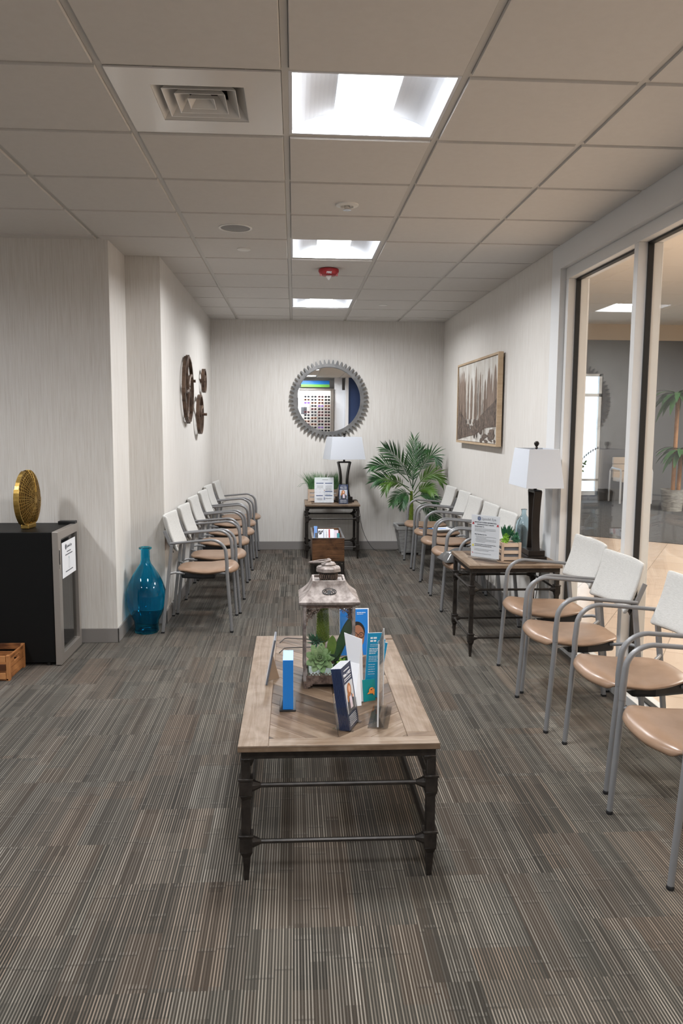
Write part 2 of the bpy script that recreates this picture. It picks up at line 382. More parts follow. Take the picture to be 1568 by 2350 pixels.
# ================================================================== THE SETTING
H = 2.645; T = .6096; GX = -.030; GY = 2.777; YB = 9.24; XL = -.945; XR = 1.735; XS = -1.19
struct(G().box(-4.6, 1.80, -2.8, 9.3, -.06, 0).build('floor', 'carpet', smooth=0))
struct(G().box(-4.6, XL, 5.82, 9.4, 0, 2.9).build('wall_left', 'wallpaper', smooth=0, bevel=.002))
struct(G().box(-4.6, XS, 5.32, 5.82, 0, 2.9).build('wall_left_front', 'wallpaper', smooth=0, bevel=.002))
struct(G().box(XL, 1.93, YB, 9.4, 0, 2.9).build('wall_back', 'wallpaper', smooth=0))
struct(G().box(XR, 1.93, 5.37, YB, 0, 2.9).build('wall_right', 'wallpaper', smooth=0))
g = G().box(XR - .002, 1.93, 5.20, 5.37, 0, 2.9).box(XR - .002, 1.93, -2.8, 5.20, 2.495, 2.9)
struct(g.build('wall_right_front', 'paint', smooth=0))
struct(G().box(-4.75, -4.6, -2.8, 5.82, 0, 2.9).build('wall_left_rear', 'paint', smooth=0))
struct(G().box(-4.6, 1.93, -2.95, -2.8, 0, 2.9).build('wall_rear', 'paint', smooth=0))
def baseboard(name, x0, x1, y0, y1):
    g = G(); g.box(x0, x1, y0, y1, 0, .098); struct(g.build(name, 'base', smooth=0, bevel=.003))
baseboard('baseboard_back', XL, XR, YB - .010, YB)
baseboard('baseboard_left', XL, XL + .010, 5.81, YB - .01)
baseboard('baseboard_left_return', XS, XL + .01, 5.81, 5.82)
baseboard('baseboard_left_recess', XS, XS + .010, 5.31, 5.81)
baseboard('baseboard_left_front', -4.6, XS + .010, 5.31, 5.32)
baseboard('baseboard_right', XR - .010, XR, 5.20, YB - .01)
# ceiling: tegular tiles hanging a little below a metal grid
lights = [(0, 0), (0, 4), (0, 8), (0, -4), (0, -8), (-5, 0), (-5, -4), (-5, 4)]  # lights past the visible ones are added out of view to light the room
vent = (-1, 0)
g = G(); e = .012
for i in range(-8, 3):
    for j in range(-10, 11):
        if (i, j) in lights or (i, j) == vent: continue
        x0 = GX + i * T; y0 = GY + j * T
        if j >= 5 and x0 + T < XL: continue
        if j >= 5: a = max(x0 + e, XL - .01)
        else: a = max(x0 + e, -4.6)
        b = min(x0 + T - e, XR); c = max(y0 + e, -2.8); d = min(y0 + T - e, YB)
        if b - a < .02 or d - c < .02: continue
        s = .004
        g.add([(a, c, H + .013), (b, c, H + .013), (b, d, H + .013), (a, d, H + .013), (a + s, c + s, H), (b - s, c + s, H), (b - s, d - s, H), (a + s, d - s, H)],
              [(4, 5, 6, 7), (0, 1, 5, 4), (1, 2, 6, 5), (2, 3, 7, 6), (3, 0, 4, 7)])
struct(g.build('ceiling', 'tile', smooth=0))
g = G()
for i in range(-7, 4):
    x = GX + i * T
    if x < XR: g.box(x - e + .0005, x + e - .0005, -2.8, YB, H + .008, H + .03)
for j in range(-9, 11):
    y = GY + j * T
    if j >= 5: g.box(XL, XR, y - e + .0005, y + e - .0005, H + .0085, H + .03)
    else: g.box(-4.6, XR, y - e + .0005, y + e - .0005, H + .0085, H + .03)
g.box(XL, XR, YB - .02, YB, H + .004, H + .02).box(XR - .02, XR, -2.8, YB, H + .004, H + .02)
struct(g.build('trim_ceiling_grid', 'grid', smooth=0))
struct(G().box(-4.75, 1.93, -2.95, 9.4, H + .25, H + .33).build('ceiling_deck', 'tile', smooth=0))
# storefront: aluminium frame, black gasket, glass in bays
FX0, FX1, GXX = 1.772, 1.905, 1.838; ZT0, ZT1 = 2.425, 2.495
posts = [(5.15, 5.20), (4.105, 4.155), (3.055, 3.105), (2.005, 2.055), (.955, 1.005), (-.095, -.045), (-1.145, -1.095), (-2.195, -2.145)]
g = G()
g.box(FX0, FX1, -2.8, 5.20, ZT0, ZT1).box(FX0, FX1, -2.8, 5.20, 0, .052)
for a, b in posts: g.box(FX0, FX1, a, b, .052, ZT0)
struct(g.build('trim_storefront', 'alum', smooth=0, bevel=.002))
g = G()
for k in range(len(posts) - 1):
    y1 = posts[k][0]; y0 = posts[k + 1][1]; q = .010; x0, x1 = GXX - .016, GXX + .014
    g.box(x0, x1, y0, y0 + q, .052, ZT0).box(x0, x1, y1 - q, y1, .052, ZT0).box(x0, x1, y0, y1, .052, .062).box(x0, x1, y0, y1, ZT0 - q, ZT0)
    struct(G().box(GXX - .003, GXX + .003, y0 + .004, y1 - .004, .056, ZT0 - .004).build('window_%d' % (k + 1), 'glass', smooth=0))
struct(g.build('trim_gasket', 'gasket', smooth=0))

# ------------------------------------------------------------------ corridor beyond the glass
struct(G().box(1.80, 9.6, -3.0, 15.4, -.06, -.001).build('floor_corridor', 'floortile', smooth=0))
pl = [(1.95, 11.934), (3.821, 10.383), (9.6, 5.594), (9.6, 15.2), (1.95, 15.2)]
struct(G().prism(pl, -.001, .006).build('floor_corridor_carpet', 'hallcarpet', smooth=0))
WY = 15.2; wx0, wx1, wz0, wz1 = 4.7, 5.98, .10, 2.46
g = G().box(1.93, wx0, WY, WY + .2, 0, 3.1).box(wx1, 9.6, WY, WY + .2, 0, 3.1).box(wx0, wx1, WY, WY + .2, 0, wz0).box(wx0, wx1, WY, WY + .2, wz1, 3.1)
struct(g.build('wall_corridor_back', 'hallgrey', smooth=0))
g = G().box(1.93, 9.6, WY - .03, WY + .2, 3.1, 3.6)
struct(g.build('wall_corridor_soffit', 'hallcream', smooth=0))
struct(G().box(9.6, 9.75, -3.0, 15.4, 0, 3.6).build('wall_corridor_right', 'hallcream', smooth=0))
struct(G().box(1.80, 1.93, 9.4, 15.4, 0, 3.6).box(1.86, 1.93, -3.0, 9.4, 2.9, 3.6).build('wall_corridor_left', 'hallcream', smooth=0))
struct(G().box(1.80, 9.75, -3.15, -3.0, 0, 3.6).build('wall_corridor_front', 'hallcream', smooth=0))
struct(G().box(1.80, 9.75, -3.15, 15.4, 3.4, 3.5).build('ceiling_corridor', 'hallceiling', smooth=0))
g = G().box(wx0, wx1, WY + .02, WY + .1, wz0, wz0 + .08).box(wx0, wx1, WY + .02, WY + .1, wz1 - .05, wz1).box(wx1 - .06, wx1, WY + .02, WY + .1, wz0, wz1)
g.box(wx0, wx0 + .08, WY + .02, WY + .1, wz0, wz1).box(wx0, wx1, WY + .02, WY + .1, 2.02, 2.08).box(wx0, wx1, WY + .02, WY + .1, .38, .42)
struct(g.build('trim_window_frame', 'hallwhite', smooth=0))
struct(G().box(wx0 + .01, wx1 - .01, WY + .055, WY + .061, wz0 + .01, wz1 - .01).build('window_8', 'clear', smooth=0))
for k, (x, y) in enumerate(((5.2, 4.4), (6.5, 7.6), (6.2, 2.0), (7.4, 11.5))):  # panels added out of view to brighten the corridor
    t = thing('added_corridor_light', 'unseen square warm light panel added to brighten the corridor beyond the glass wall', 'ceiling light', (x, y, 3.4), group='added corridor lights')
    G().ring([(-.6, -.6), (.6, -.6), (.6, .6), (-.6, .6)], [(-.56, -.56), (.56, -.56), (.56, .56), (-.56, .56)], -.03, 0).build('frame', 'grid', t, 0)
    G().box(-.56, .56, -.56, .56, -.02, -.005).build('diffuser', 'addedhalllens', t, 0)
    lamp('light_source', t, 1.1, 1.1, HALL, (1, .94, .87), -.022, 170)

# ------------------------------------------------------------------ ceiling fixtures
LBL = {(0, 0): 'large square recessed ceiling light nearest the camera, beside the air vent',
       (0, 4): 'second square recessed ceiling light, just before the red fire alarm',
       (0, 8): 'farthest square recessed ceiling light, close to the back wall'}
def make_light(k, lab):
    i, j = k; h = T / 2 - .012
    t = thing('ceiling_light', lab, 'ceiling light', (GX + (i + .5) * T, GY + (j + .5) * T, H + .01), group='recessed ceiling lights')
    o = [(-h, -h), (h, -h), (h, h), (-h, h)]; q = h - .012; inn = [(-q, -q), (q, -q), (q, q), (-q, q)]
    G().ring(o, inn, -.002, .10).build('frame', 'reflector', t, 0)
    # curved wings rise from the frame to the sides of the central lens, sloped ends at both sides
    g = G(); lx = .115; n = 10; ly = q - .055
    for sgn in (-1, 1):
        pr = []
        for a in range(n + 1):
            u = a / n; pr.append((sgn * (q + (lx - q) * u), .062 * math.sin(u * math.pi / 2) ** .8 if u else 0))
        for a in range(n):
            (x0, z0), (x1, z1) = pr[a], pr[a + 1]
            g.quad((x0, -q, z0), (x1, -q, z1), (x1, q, z1), (x0, q, z0))
    g.box(-q, q, -q, q, .085, .09)
    g.build('reflector', 'reflector', t, 60)
    g = G(); g.quad((-lx, -q + .03, .060), (lx, -q + .03, .060), (lx, q - .03, .060), (-lx, q - .03, .060))
    for s in (-1, 1):
        # end wedge: bright prismatic end with an arched upper edge
        m_ = 12; vs = []; fs = []
        for a in range(m_ + 1):
            x = -q + 2 * q * a / m_; u = max(0, 1 - (max(0, abs(x) - lx) / (q - lx))) ; z = .060 * math.sin(u * math.pi / 2) if abs(x) > lx else .060
            vs += [(x, s * q, 0.0), (x, s * (q - .03 - 0 * u), z)]
        for a in range(m_): fs.append((2 * a, 2 * a + 2, 2 * a + 3, 2 * a + 1))
        g.add(vs, fs)
    g.build('lens', 'lens', t, 0)
    lamp('light_source', t, .23, .50, PANEL, (.95, .97, 1.0), .056, 168)
    return t
for k in lights: make_light(k, LBL.get(k, 'unseen square recessed ceiling light added behind or left of the camera'))

# air vent: glossy panel with nested square louvres
t = thing('air_vent', 'glossy white square ceiling air vent with nested louvres', 'air vent', (-.3348, 3.0818, H + .004))
h = T / 2 - .013; a = .162
sq = lambda r: [(-r, -r), (r, -r), (r, r), (-r, r)]
G().ring(sq(h), sq(a), -.002, .004).build('panel', 'ventwhite', t, 0)
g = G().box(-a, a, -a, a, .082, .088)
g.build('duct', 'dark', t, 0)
def louvre(r0, r1, z0, z1, th=.003):
    g = G(); o0, o1 = sq(r0), sq(r1); i0, i1 = sq(r0 - th), sq(r1 - th)
    vs = [(x, y, z0) for x, y in o0] + [(x, y, z1) for x, y in o1] + [(x, y, z0) for x, y in i0] + [(x, y, z1) for x, y in i1]; fs = []
    for i in range(4):
        j = (i + 1) % 4; fs += [(i, j, 4 + j, 4 + i), (8 + i, 12 + i, 12 + j, 8 + j), (i, 8 + i, 8 + j, j), (4 + i, 4 + j, 12 + j, 12 + i)]
    return g.add(vs, fs)
louvre(a + .001, a - .045, .002, .06).build('louvre', 'ventwhite', t, 0)
louvre(.130, .092, .0, .05).build('louvre', 'ventwhite', t, 0)
louvre(.090, .055, .0, .05).build('louvre', 'ventwhite', t, 0)
g = louvre(.048, .020, .0, .04); g.box(-.021, .021, -.021, .021, .038, .041); g.build('louvre', 'ventwhite', t, 0)
G().box(-.006, .006, -.15, .15, .045, .052).box(-.15, .15, -.006, .006, .052, .058).build('bracket', 'ventwhite', t, 0)

t = thing('ceiling_speaker', 'round grey ceiling speaker grille left of the lights', 'speaker', (-.349, 4.93, H))
G().lathe([(.100, 0), (.100, -.004), (.088, -.005), (.088, -.001)], 40).build('rim', 'whiteplastic', t)
G().lathe([(.0, -.006), (.05, -.005), (.0875, -.002), (.0875, 0)], 40, cap=False).build('grille', m_tint('grey_grille', (.22, .215, .21), (.28, .275, .27), 300, .6), t)
o = G().lathe([(.046, 0), (.046, -.006), (.040, -.010), (0, -.011)], 32).build('sprinkler_cover', 'whiteplastic', loc=(-.334, 5.51, H)); tag(o, 'small white disc on the ceiling beyond the round speaker', 'sprinkler cover', 'ceiling discs')
o = G().lathe([(.042, 0), (.042, -.005), (.036, -.008), (0, -.009)], 32).build('sprinkler_cover', 'whiteplastic', loc=(.875, 7.93, H)); tag(o, 'small flat disc on the ceiling right of the farthest light', 'sprinkler cover', 'ceiling discs')
t = thing('ceiling_sprinkler', 'small white ceiling sprinkler between the first two lights', 'sprinkler', (.284, 4.37, H))
G().lathe([(.062, 0), (.060, -.006), (.035, -.012), (.034, -.004)], 32).build('escutcheon', 'whiteplastic', t)
G().lathe([(.016, -.004), (.014, -.022), (.022, -.026), (.022, -.029), (0, -.029)], 20).build('head', 'chrome', t)
t = thing('fire_alarm', 'red ceiling fire alarm strobe lettered FIRE', 'fire alarm', (.264, 6.15, H))
G().lathe([(.066, 0), (.076, -.006), (.078, -.022), (.066, -.045), (.052, -.052), (0, -.053)], 36).build('housing', 'red', t)
G().lathe([(.022, -.050), (.022, -.060), (.014, -.072), (.006, -.084), (0, -.085)], 14).build('strobe_lens', mat('clear_strobe', (.85, .85, .82), .1, trans=.5), t)
text('lettering', 'FIRE', .021, 'white', t, plane_m((0, -.0725, -.046), (1, 0, 0), (0, -.45, .9)), bold=.0006)
for sx in (-1, 1): G().box(sx * .06 - .008, sx * .06 + .008, -.03, -.01, -.056, -.030).build('horn_slot', 'red', t, 0)

# ================================================================== CHAIRS (local +y is the front)
def make_chair():
    t = thing('guest_chair', '', 'chair')
    def surf(n, m_, fn, th, nm, mt, sub=1, thf=None):
        g = G(); vs = []
        for j in range(m_ + 1):
            for i in range(n + 1):
                vs.append(Vector(fn(-1 + 2 * i / n, j / m_)))
        W = n + 1; off = len(vs)
        # normals by finite differences
        bot = []
        for j in range(m_ + 1):
            for i in range(W):
                a = vs[j * W + min(i + 1, n)] - vs[j * W + max(i - 1, 0)]; b = vs[min(j + 1, m_) * W + i] - vs[max(j - 1, 0) * W + i]
                nn = a.cross(b).normalized(); k = thf(-1 + 2 * i / n, j / m_) if thf else th
                bot.append(vs[j * W + i] - nn * k)
        fs = []
        for j in range(m_):
            for i in range(n):
                p = j * W + i; fs.append((p, p + 1, p + W + 1, p + W)); fs.append((off + p, off + p + W, off + p + W + 1, off + p + 1))
        for i in range(n): fs.append((i, off + i, off + i + 1, i + 1)); p = m_ * W + i; fs.append((p, p + 1, off + p + 1, off + p))
        for j in range(m_): p = j * W; fs.append((p, p + W, off + p + W, off + p)); p = j * W + n; fs.append((p, off + p, off + p + W, p + W))
        g.add(vs + bot, fs); return g.build(nm, mt, t, 180, sub=sub)
    def seatf(u, v):
        pts = [(0, .447), (.12, .455), (.3, .450), (.5, .446), (.7, .455), (.85, .463), (.94, .455), (1, .428)]
        for k in range(len(pts) - 1):
            if v <= pts[k + 1][0]: a, b = pts[k], pts[k + 1]; z = a[1] + (b[1] - a[1]) * (v - a[0]) / (b[0] - a[0]); break
        hw = .150 + .078 * math.sin(min(1, v / .62) * math.pi / 2)
        y = -.165 + .452 * v - .055 * abs(u) ** 3.2 * v ** 5 + .03 * abs(u) ** 3 * (1 - v) ** 4
        if v > .8: hw -= .035 * ((v - .8) / .2) ** 2
        return (u * hw, y, z - .010 * (1 - u * u) * (1 - v) - .016 * abs(u) ** 4)
    def seatt(u, v): return .012 + .040 * (1 - u ** 4) * min(1, v * 4 + .2) * (1 if v < .95 else .6)
    surf(10, 14, seatf, .03, 'seat', 'vinyl', 1, seatt)
    g = G(); pl = [(-.145, -.125), (.145, -.125), (.175, .02), (.17, .12), (-.17, .12), (-.175, .02)]
    g.prism(pl, .372, .425); g.build('seat_pan', 'blackplastic', t, 0, bevel=.014, seg=3)
    def backf(u, v):
        z = .574 + .246 * v; y = -.186 - .082 * v - .010 * math.sin(v * math.pi) + .050 * u * u
        hw = .234 + .008 * v
        return (u * hw, y, z + .010 * abs(u) ** 3 * v)
    surf(16, 10, backf, .022, 'backrest', 'fabric', 1)
    def backs(u, v):
        x, y, z = backf(u * .97, -.030 + v * .30); return (x, y - .024, z)
    surf(10, 4, backs, .006, 'back_shell', 'blackplastic', 1)
    for s in (-1, 1):
        x = s * .249
        leg = G().tube([(x, .242, .006), (x, .236, .1), (x, .215, .40), (x, .212, .452)], [.0115, .012, .0125, .0128], 12).build('leg', 'greymetal', t, 50)
        G().lathe([(.0125, 0), (.013, .002), (.013, .012), (.0118, .014)], 12, (x, .2425, 0)).build('foot_glide', 'blackplastic', leg)
        leg = G().tube([(x, -.242, .006), (x, -.205, .33), (x, -.170, .632)], [.0145, .0155, .0155], 4, flat=1.1).build('leg', 'greymetal', t, 0, bevel=.003)
        G().box(x - .012, x + .012, -.255, -.230, 0, .012).build('foot_glide', 'blackplastic', leg, 0, bevel=.002)
        pts = [(x, -.182, .640), (x, -.10, .6475), (x, .03, .659)]
        cx, cy = .098, .571
        for k in range(9):
            a = R(88 - 84 * k / 8); pts.append((x, cx + .108 * math.cos(a), cy + .094 * math.sin(a)))
        pts += [(x, .2125, .50), (x, .2125, .453)]
        G().tube(pts, [.0095] * 3 + [.0095 + .0004 * k for k in range(9)] + [.0132, .0132], 12, up=(1, 0, 0), flat=1.0).build('armrest', 'greymetal', t, 60)
        G().bar((x - s * .004, -.176, .628), (x - s * .012, -.222, .730), .006, .024, (0, 1, .4)).build('back_bracket', 'greymetal', t, 0, bevel=.002)
        G().tube([(x, -.196, .425), (s * .20, -.160, .425), (s * .15, -.10, .408)], .0085, 8).build('seat_support_rod', 'greymetal', t, 60)
        G().tube([(x, .214, .425), (s * .20, .16, .420), (s * .14, .07, .405)], .0085, 8).build('seat_support_rod', 'greymetal', t, 60)
    return t
proto = make_chair()
spots = [(-.683, 5.793, -90, 'tan and grey armchair nearest the blue glass vase, first in the left row'),
         (-.661, 6.352, -90, 'second tan and grey armchair in the left row, right behind the nearest one'),
         (-.674, 7.050, -90, 'third tan and grey armchair in the left row'),
         (-.660, 7.665, -90, 'fourth tan and grey armchair in the left row, middle of the far half'),
         (-.676, 8.310, -90, 'fifth tan and grey armchair in the left row, second from the back wall'),
         (-.648, 8.897, -90, 'last tan and grey armchair in the left row, against the back wall'),
         (1.457, 2.587, 90, 'closest tan and grey armchair, cut off by the right edge of the photo'),
         (1.510, 3.250, 90, 'tan and grey armchair second from the right edge, in front of the glass wall'),
         (1.4645, 3.886, 90, 'tan and grey armchair by the aluminium mullion, third from the right edge'),
         (1.509, 4.453, 90, 'tan and grey armchair just in front of the side table with the lamp'),
         (1.412, 5.860, 90, 'tan and grey armchair behind the side table, holding a grey bag'),
         (1.427, 6.441, 90, 'tan and grey armchair in the right row two behind the side table'),
         (1.432, 7.037, 90, 'tan and grey armchair in the middle of the far right row'),
         (1.457, 7.616, 90, 'tan and grey armchair with blue pens and papers on its seat'),
         (1.445, 8.225, 90, 'farthest tan and grey armchair in the right row, beside the potted palm')]
for k, (x, y, rz, lab) in enumerate(spots):
    c = proto if k == 0 else copy_tree(proto)
    c.location = (x, y, 0); c.rotation_euler = (0, 0, R(rz)); tag(c, lab, 'chair', 'waiting room armchairs')

# ================================================================== TABLES
def clip(poly, a, b, c):
    out = []
    for i in range(len(poly)):
        p, q = poly[i], poly[(i + 1) % len(poly)]; dp = a * p[0] + b * p[1] - c; dq = a * q[0] + b * q[1] - c
        if dp <= 0: out.append(p)
        if (dp < 0 < dq) or (dq < 0 < dp): u = dp / (dp - dq); out.append((p[0] + (q[0] - p[0]) * u, p[1] + (q[1] - p[1]) * u))
    return out
def chevron(g, x0, x1, y0, y1, z, pw, rnd, sgn=1):
    """nested V planks with their apex on the centre line"""
    xm = (x0 + x1) / 2
    for side in (-1, 1):
        xa, xb = (x0, xm) if side < 0 else (xm, x1); k = -40
        while k < 60:
            # band: pw*k <= y + side*sgn*(x-xm)*-1 ... along 45 degrees
            c0 = y0 + k * pw * 1.414; c1 = c0 + pw * 1.414 - .0018
            P = [(xa + (.0006 if side > 0 else 0), y0), (xb - (.0006 if side < 0 else 0), y0), (xb - (.0006 if side < 0 else 0), y1), (xa + (.0006 if side > 0 else 0), y1)]
            s = side * sgn
            P = clip(P, -s, 1, c1 - s * xm); P = clip(P, s, -1, -(c0 - s * xm)) if P else P
            if len(P) > 2: g.prism(P, z - .004, z, d=(rnd.random() * .85 - .12, math.pi / 4 if s > 0 else -math.pi / 4, rnd.random()))
            k += 1
def iron_table(name, lab, loc, w_, l_, h, z1, z2, border, pw, flatlong=False, seed=1, coll=.062, posts_w=.030):
    rnd = random.Random(seed); t = thing(name, lab, 'table', loc); X, Y = w_ / 2, l_ / 2; th = .021
    g = G(); g.box(-X, X, -Y, Y, h - th, h - .0035, d=(.55, 0, .3))
    b = border
    def pk(x0, x1, y0, y1, a, tn): g.box(x0 + .0006, x1 - .0006, y0 + .0006, y1 - .0006, h - .0045, h, d=(tn, a, rnd.random()))
    pk(-X, -X + b, -Y, Y, math.pi / 2, .72); pk(X - b, X, -Y + b, Y - b, math.pi / 2, .66)
    pk(-X + b, X, -Y, -Y + b * .62, 0, .68); pk(-X + b, X, Y - b * .7, Y, 0, .5)
    chevron(g, -X + b, X - b, -Y + b * .62, Y - b * .7, h, pw, rnd, 1)
    pk(X - b, X, -Y + b * .62, -Y + b, 0, .6)
    g.build('table_top', 'parquet', t, 0, bevel=.0012, seg=1)
    fx, fy = X - .024, Y - .032; ab = h - th
    g = G()
    for s in (-1, 1):
        g.box(-fx - .014, fx + .014, s * fy - .014, s * fy + .014, ab - .03, ab); g.box(s * fx - .014, s * fx + .014, -fy, fy, ab - .03, ab)
    g.build('apron', 'iron', t, 0, bevel=.002)
    for sx in (-1, 1):
        for sy in (-1, 1):
            g = G(); x, y = sx * fx, sy * fy; p = posts_w / 2
            g.box(x - p, x + p, y - p, y + p, z2, ab - .028)
            g.tube([(x, y, z2 - .02), (x, y, .02), (x, y, 0)], [p * 1.35, p * .85, p * .8], 4)
            for z in (z1, z2):
                c = coll
                g.box(x - p - .006, x + p + .006, y - p - .006, y + p + .006, z - c * .45, z + c * .38)
                g.box(x - p - .009, x + p + .009, y - p - .009, y + p + .009, z + c * .36, z + c * .50)
                g.tube([(x, y, z - c * .45), (x, y, z - c * .8)], [p * 1.9, p * 1.2], 4)
                # flared sockets where the stretchers meet the post
                g.tube([(x - sx * p, y, z), (x - sx * (p + .034), y, z)], [.023, .0085], 8)
                g.tube([(x, y - sy * p, z), (x, y - sy * (p + .034), z)], [.023, .0085], 8)
            g.tube([(x - sx * p * .6, y, ab - .028), (x - sx * p * .6, y, ab - .055)], [.026, .014], 4)
            g.build('leg', 'iron', t, 30, bevel=.0015, seg=1)
    for z in (z1, z2):
        for s in (-1, 1):
            G().tube([(-fx, s * fy, z), (fx, s * fy, z)], .0075, 8).build('stretcher', 'iron', t)
            if flatlong: G().box(s * fx - .006, s * fx + .006, -fy, fy, z - .019, z + .019).build('stretcher', 'iron', t, 0, bevel=.002)
            else: G().tube([(s * fx, -fy, z), (s * fx, fy, z)], .0075, 8).build('stretcher', 'iron', t)
    return t
CT = .467
iron_table('coffee_table', 'long low coffee table with weathered parquet top and black iron legs', (.1465, 3.085, 0), .651, 1.31, CT, .322, .130, .098, .074, True, 4)
ST = .599
iron_table('side_table', 'square iron side table with parquet top between the right-hand chairs', (1.408, 5.160, 0), .600, .578, ST, .437, .124, .075, .05, False, 9, .06, .026)
BT = .601
iron_table('end_table', 'iron-legged parquet table against the back wall under the round mirror', (.4225, 8.865, 0), .605, .590, BT, .440, .125, .075, .05, False, 12, .06, .028)

# ================================================================== LAMPS
def make_lamp(lab, loc, rz, cord):
    t = thing('table_lamp', lab, 'lamp', loc, rz, 'matching table lamps')
    g = G().box(-.10, .10, -.065, .065, 0, .024); g.box(-.085, .085, -.055, .055, .024, .062)
    g.build('base', 'bronze', t, 0, bevel=.004)
    z0, z1 = .060, .452
    def half(z): u = (z - z0) / (z1 - z0); return .046 + .034 * abs(2 * (u - .42)) ** 1.9 * (1 if u < .42 else .75)
    n = 18; zs = [z0 + (z1 - z0) * i / n for i in range(n + 1)]
    for s in (-1, 1):
        outer = [(s * half(z), z) for z in zs]; inner = [(s * (half(z) - .017), z) for z in zs][::-1]
        G().prism(outer + inner, -.025, .025, 'y').build('frame_bar', 'bronze', t, 30, bevel=.002)
    G().box(-.068, .068, -.026, .026, z1 - .012, z1 + .006).build('top_bar', 'bronze', t, 0, bevel=.002)
    g = G().lathe([(.011, z1), (.011, z1 + .05)], 16); g.lathe([(.003, z1 + .05), (.003, z1 + .28)], 8)
    g.bar((-.10, 0, z1 + .270), (.10, 0, z1 + .270), .004, .004); g.build('stem', 'bronze', t)
    G().lathe([(.008, .728), (.010, .735), (.006, .742), (.010, .748), (.0165, .758), (.0165, .768), (.010, .777), (0, .779)], 18).build('finial', 'bronze', t)
    zb, zt = .482, .730
    def fr(a, b, c, d, z0_, z1_): return [(-a, -b, z0_), (a, -b, z0_), (a, b, z0_), (-a, b, z0_), (-c, -d, z1_), (c, -d, z1_), (c, d, z1_), (-c, d, z1_)]
    q = .003; vs = fr(.210, .123, .172, .098, zb, zt) + fr(.210 - q, .123 - q, .172 - q, .098 - q, zb, zt); fs = []
    for i in range(4):
        j = (i + 1) % 4; fs += [(i, j, 4 + j, 4 + i), (8 + i, 12 + i, 12 + j, 8 + j), (i, 8 + i, 8 + j, j), (4 + i, 4 + j, 12 + j, 12 + i)]
    G().add(vs, fs).build('lamp_shade', 'shade', t, 0, bevel=.001)
    inv = Matrix.Translation(Vector(loc)) @ Matrix.Rotation(rz, 4, 'Z'); inv.invert()
    G().tube([inv @ Vector(p) for p in cord], .0028, 6, cap=True).build('power_cord', 'cable', t)
    return t
def smooth_path(pts, n=6):
    out = []; P = [Vector(p) for p in pts]; P = [P[0]] + P + [P[-1]]
    for i in range(1, len(P) - 2):
        for k in range(n):
            t = k / n; a, b, c, d = P[i - 1], P[i], P[i + 1], P[i + 2]
            out.append(.5 * ((2 * b) + (c - a) * t + (2 * a - 5 * b + 4 * c - d) * t * t + (3 * b - a - 3 * c + d) * t ** 3))
    out.append(P[-1]); return out
make_lamp('white-shaded bronze table lamp under the round mirror on the end table', (.562, 8.85, BT), R(17),
          smooth_path([(.60, 8.90, BT + .01), (.68, 8.99, BT + .004), (.722, 9.03, BT + .005), (.745, 9.06, .56), (.765, 9.1, .44), (.800, 9.15, .26), (.870, 9.16, .10), (.955, 9.12, .006), (1.06, 9.1, .004), (1.18, 9.14, .004), (1.24, 9.215, .006)]))
make_lamp('white-shaded bronze table lamp on the right side table by the glass wall', (1.598, 5.15, ST), R(90),
          smooth_path([(1.64, 5.19, ST + .01), (1.70, 5.26, ST + .004), (1.722, 5.30, ST - .03), (1.715, 5.38, .40), (1.700, 5.44, .1), (1.69, 5.50, .004), (1.66, 5.54, .004)]))

# ================================================================== ON THE WALLS
# gear mirror
t = thing('gear_mirror', 'round wall mirror framed by a grey toothed gear ring', 'mirror', (.402, YB, 1.750))
nt = 56; outer = []; inner = []
for i in range(nt):
    a0 = 2 * math.pi * i / nt; st = 2 * math.pi / nt
    for fr_, r in ((-.44, .408), (-.32, .408), (-.09, .455), (.09, .455), (.32, .408), (.44, .408)):
        a = a0 + fr_ * st; outer.append((r * math.cos(a), r * math.sin(a))); inner.append((.372 * math.cos(a), .372 * math.sin(a)))
G().ring(outer, inner, -.040, -.008, 'y').build('gear_frame', 'gearmetal', t, 30)
G().prism(circ(.374, 64), -.022, -.012, 'y').build('mirror_glass', 'mirror', t, 20)
G().ring(circ(.3735, 64), circ(.366, 64), -.030, -.020, 'y').build('rim', 'gearmetal', t, 30)

def wall_wheel(lab, y, z, r, wd, spokes, ribs, peg, hub=.03, curved=True, off=.03):
    t = thing('decorative_wheel', lab, 'wall ornament', (XL, y, z), group='wheel ornaments on the left wall')
    n = 72; out = []
    for k in range(n):
        a = 2 * math.pi * k / n; rr = r + (.010 if ribs and (k * ribs / n) % 1 < .16 else 0); out.append((rr * math.cos(a), rr * math.sin(a)))
    G().ring(out, circ(r - .018, n), off, off + wd, 'x').build('rim', 'rust', t, 30)
    for k in range(spokes):
        a = 2 * math.pi * k / spokes + .5
        g = G(); pts = []
        for q in range(7):
            u = q / 6; ang = a + (.55 * (1 - u) if curved else 0); rr = hub + (r - .015 - hub) * u
            pts.append((off + wd * .5, rr * math.cos(ang), rr * math.sin(ang)))
        g.tube(pts, [.013 + .006 * abs(q - 3) / 3 for q in range(7)], 6, up=(1, 0, 0)); g.build('spoke', 'rust', t)
    G().lathe([(hub, off), (hub, off + wd * .9), (hub * .6, off + wd)], 20, axis='x').build('hub', 'rust', t)
    G().lathe([(.020, 0), (.020, off)], 12, axis='x').build('wall_mount', 'rust', t)
    for py, pz, ln in peg: G().lathe([(.013, off), (.013, off + wd + ln), (.010, off + wd + ln)], 14, (0, py, pz), axis='x').build('peg', 'rust', t)
    return t
wall_wheel('largest brown metal wheel with curved spokes on the left wall', 7.02, 1.767, .285, .030, 5, 20, [(.17, .08, .03)], off=.014)
wall_wheel('brown metal wheel with a long centre peg, below the smallest wheel', 7.79, 1.560, .190, .032, 3, 0, [(0, 0, .05)], .022, False, off=.024)
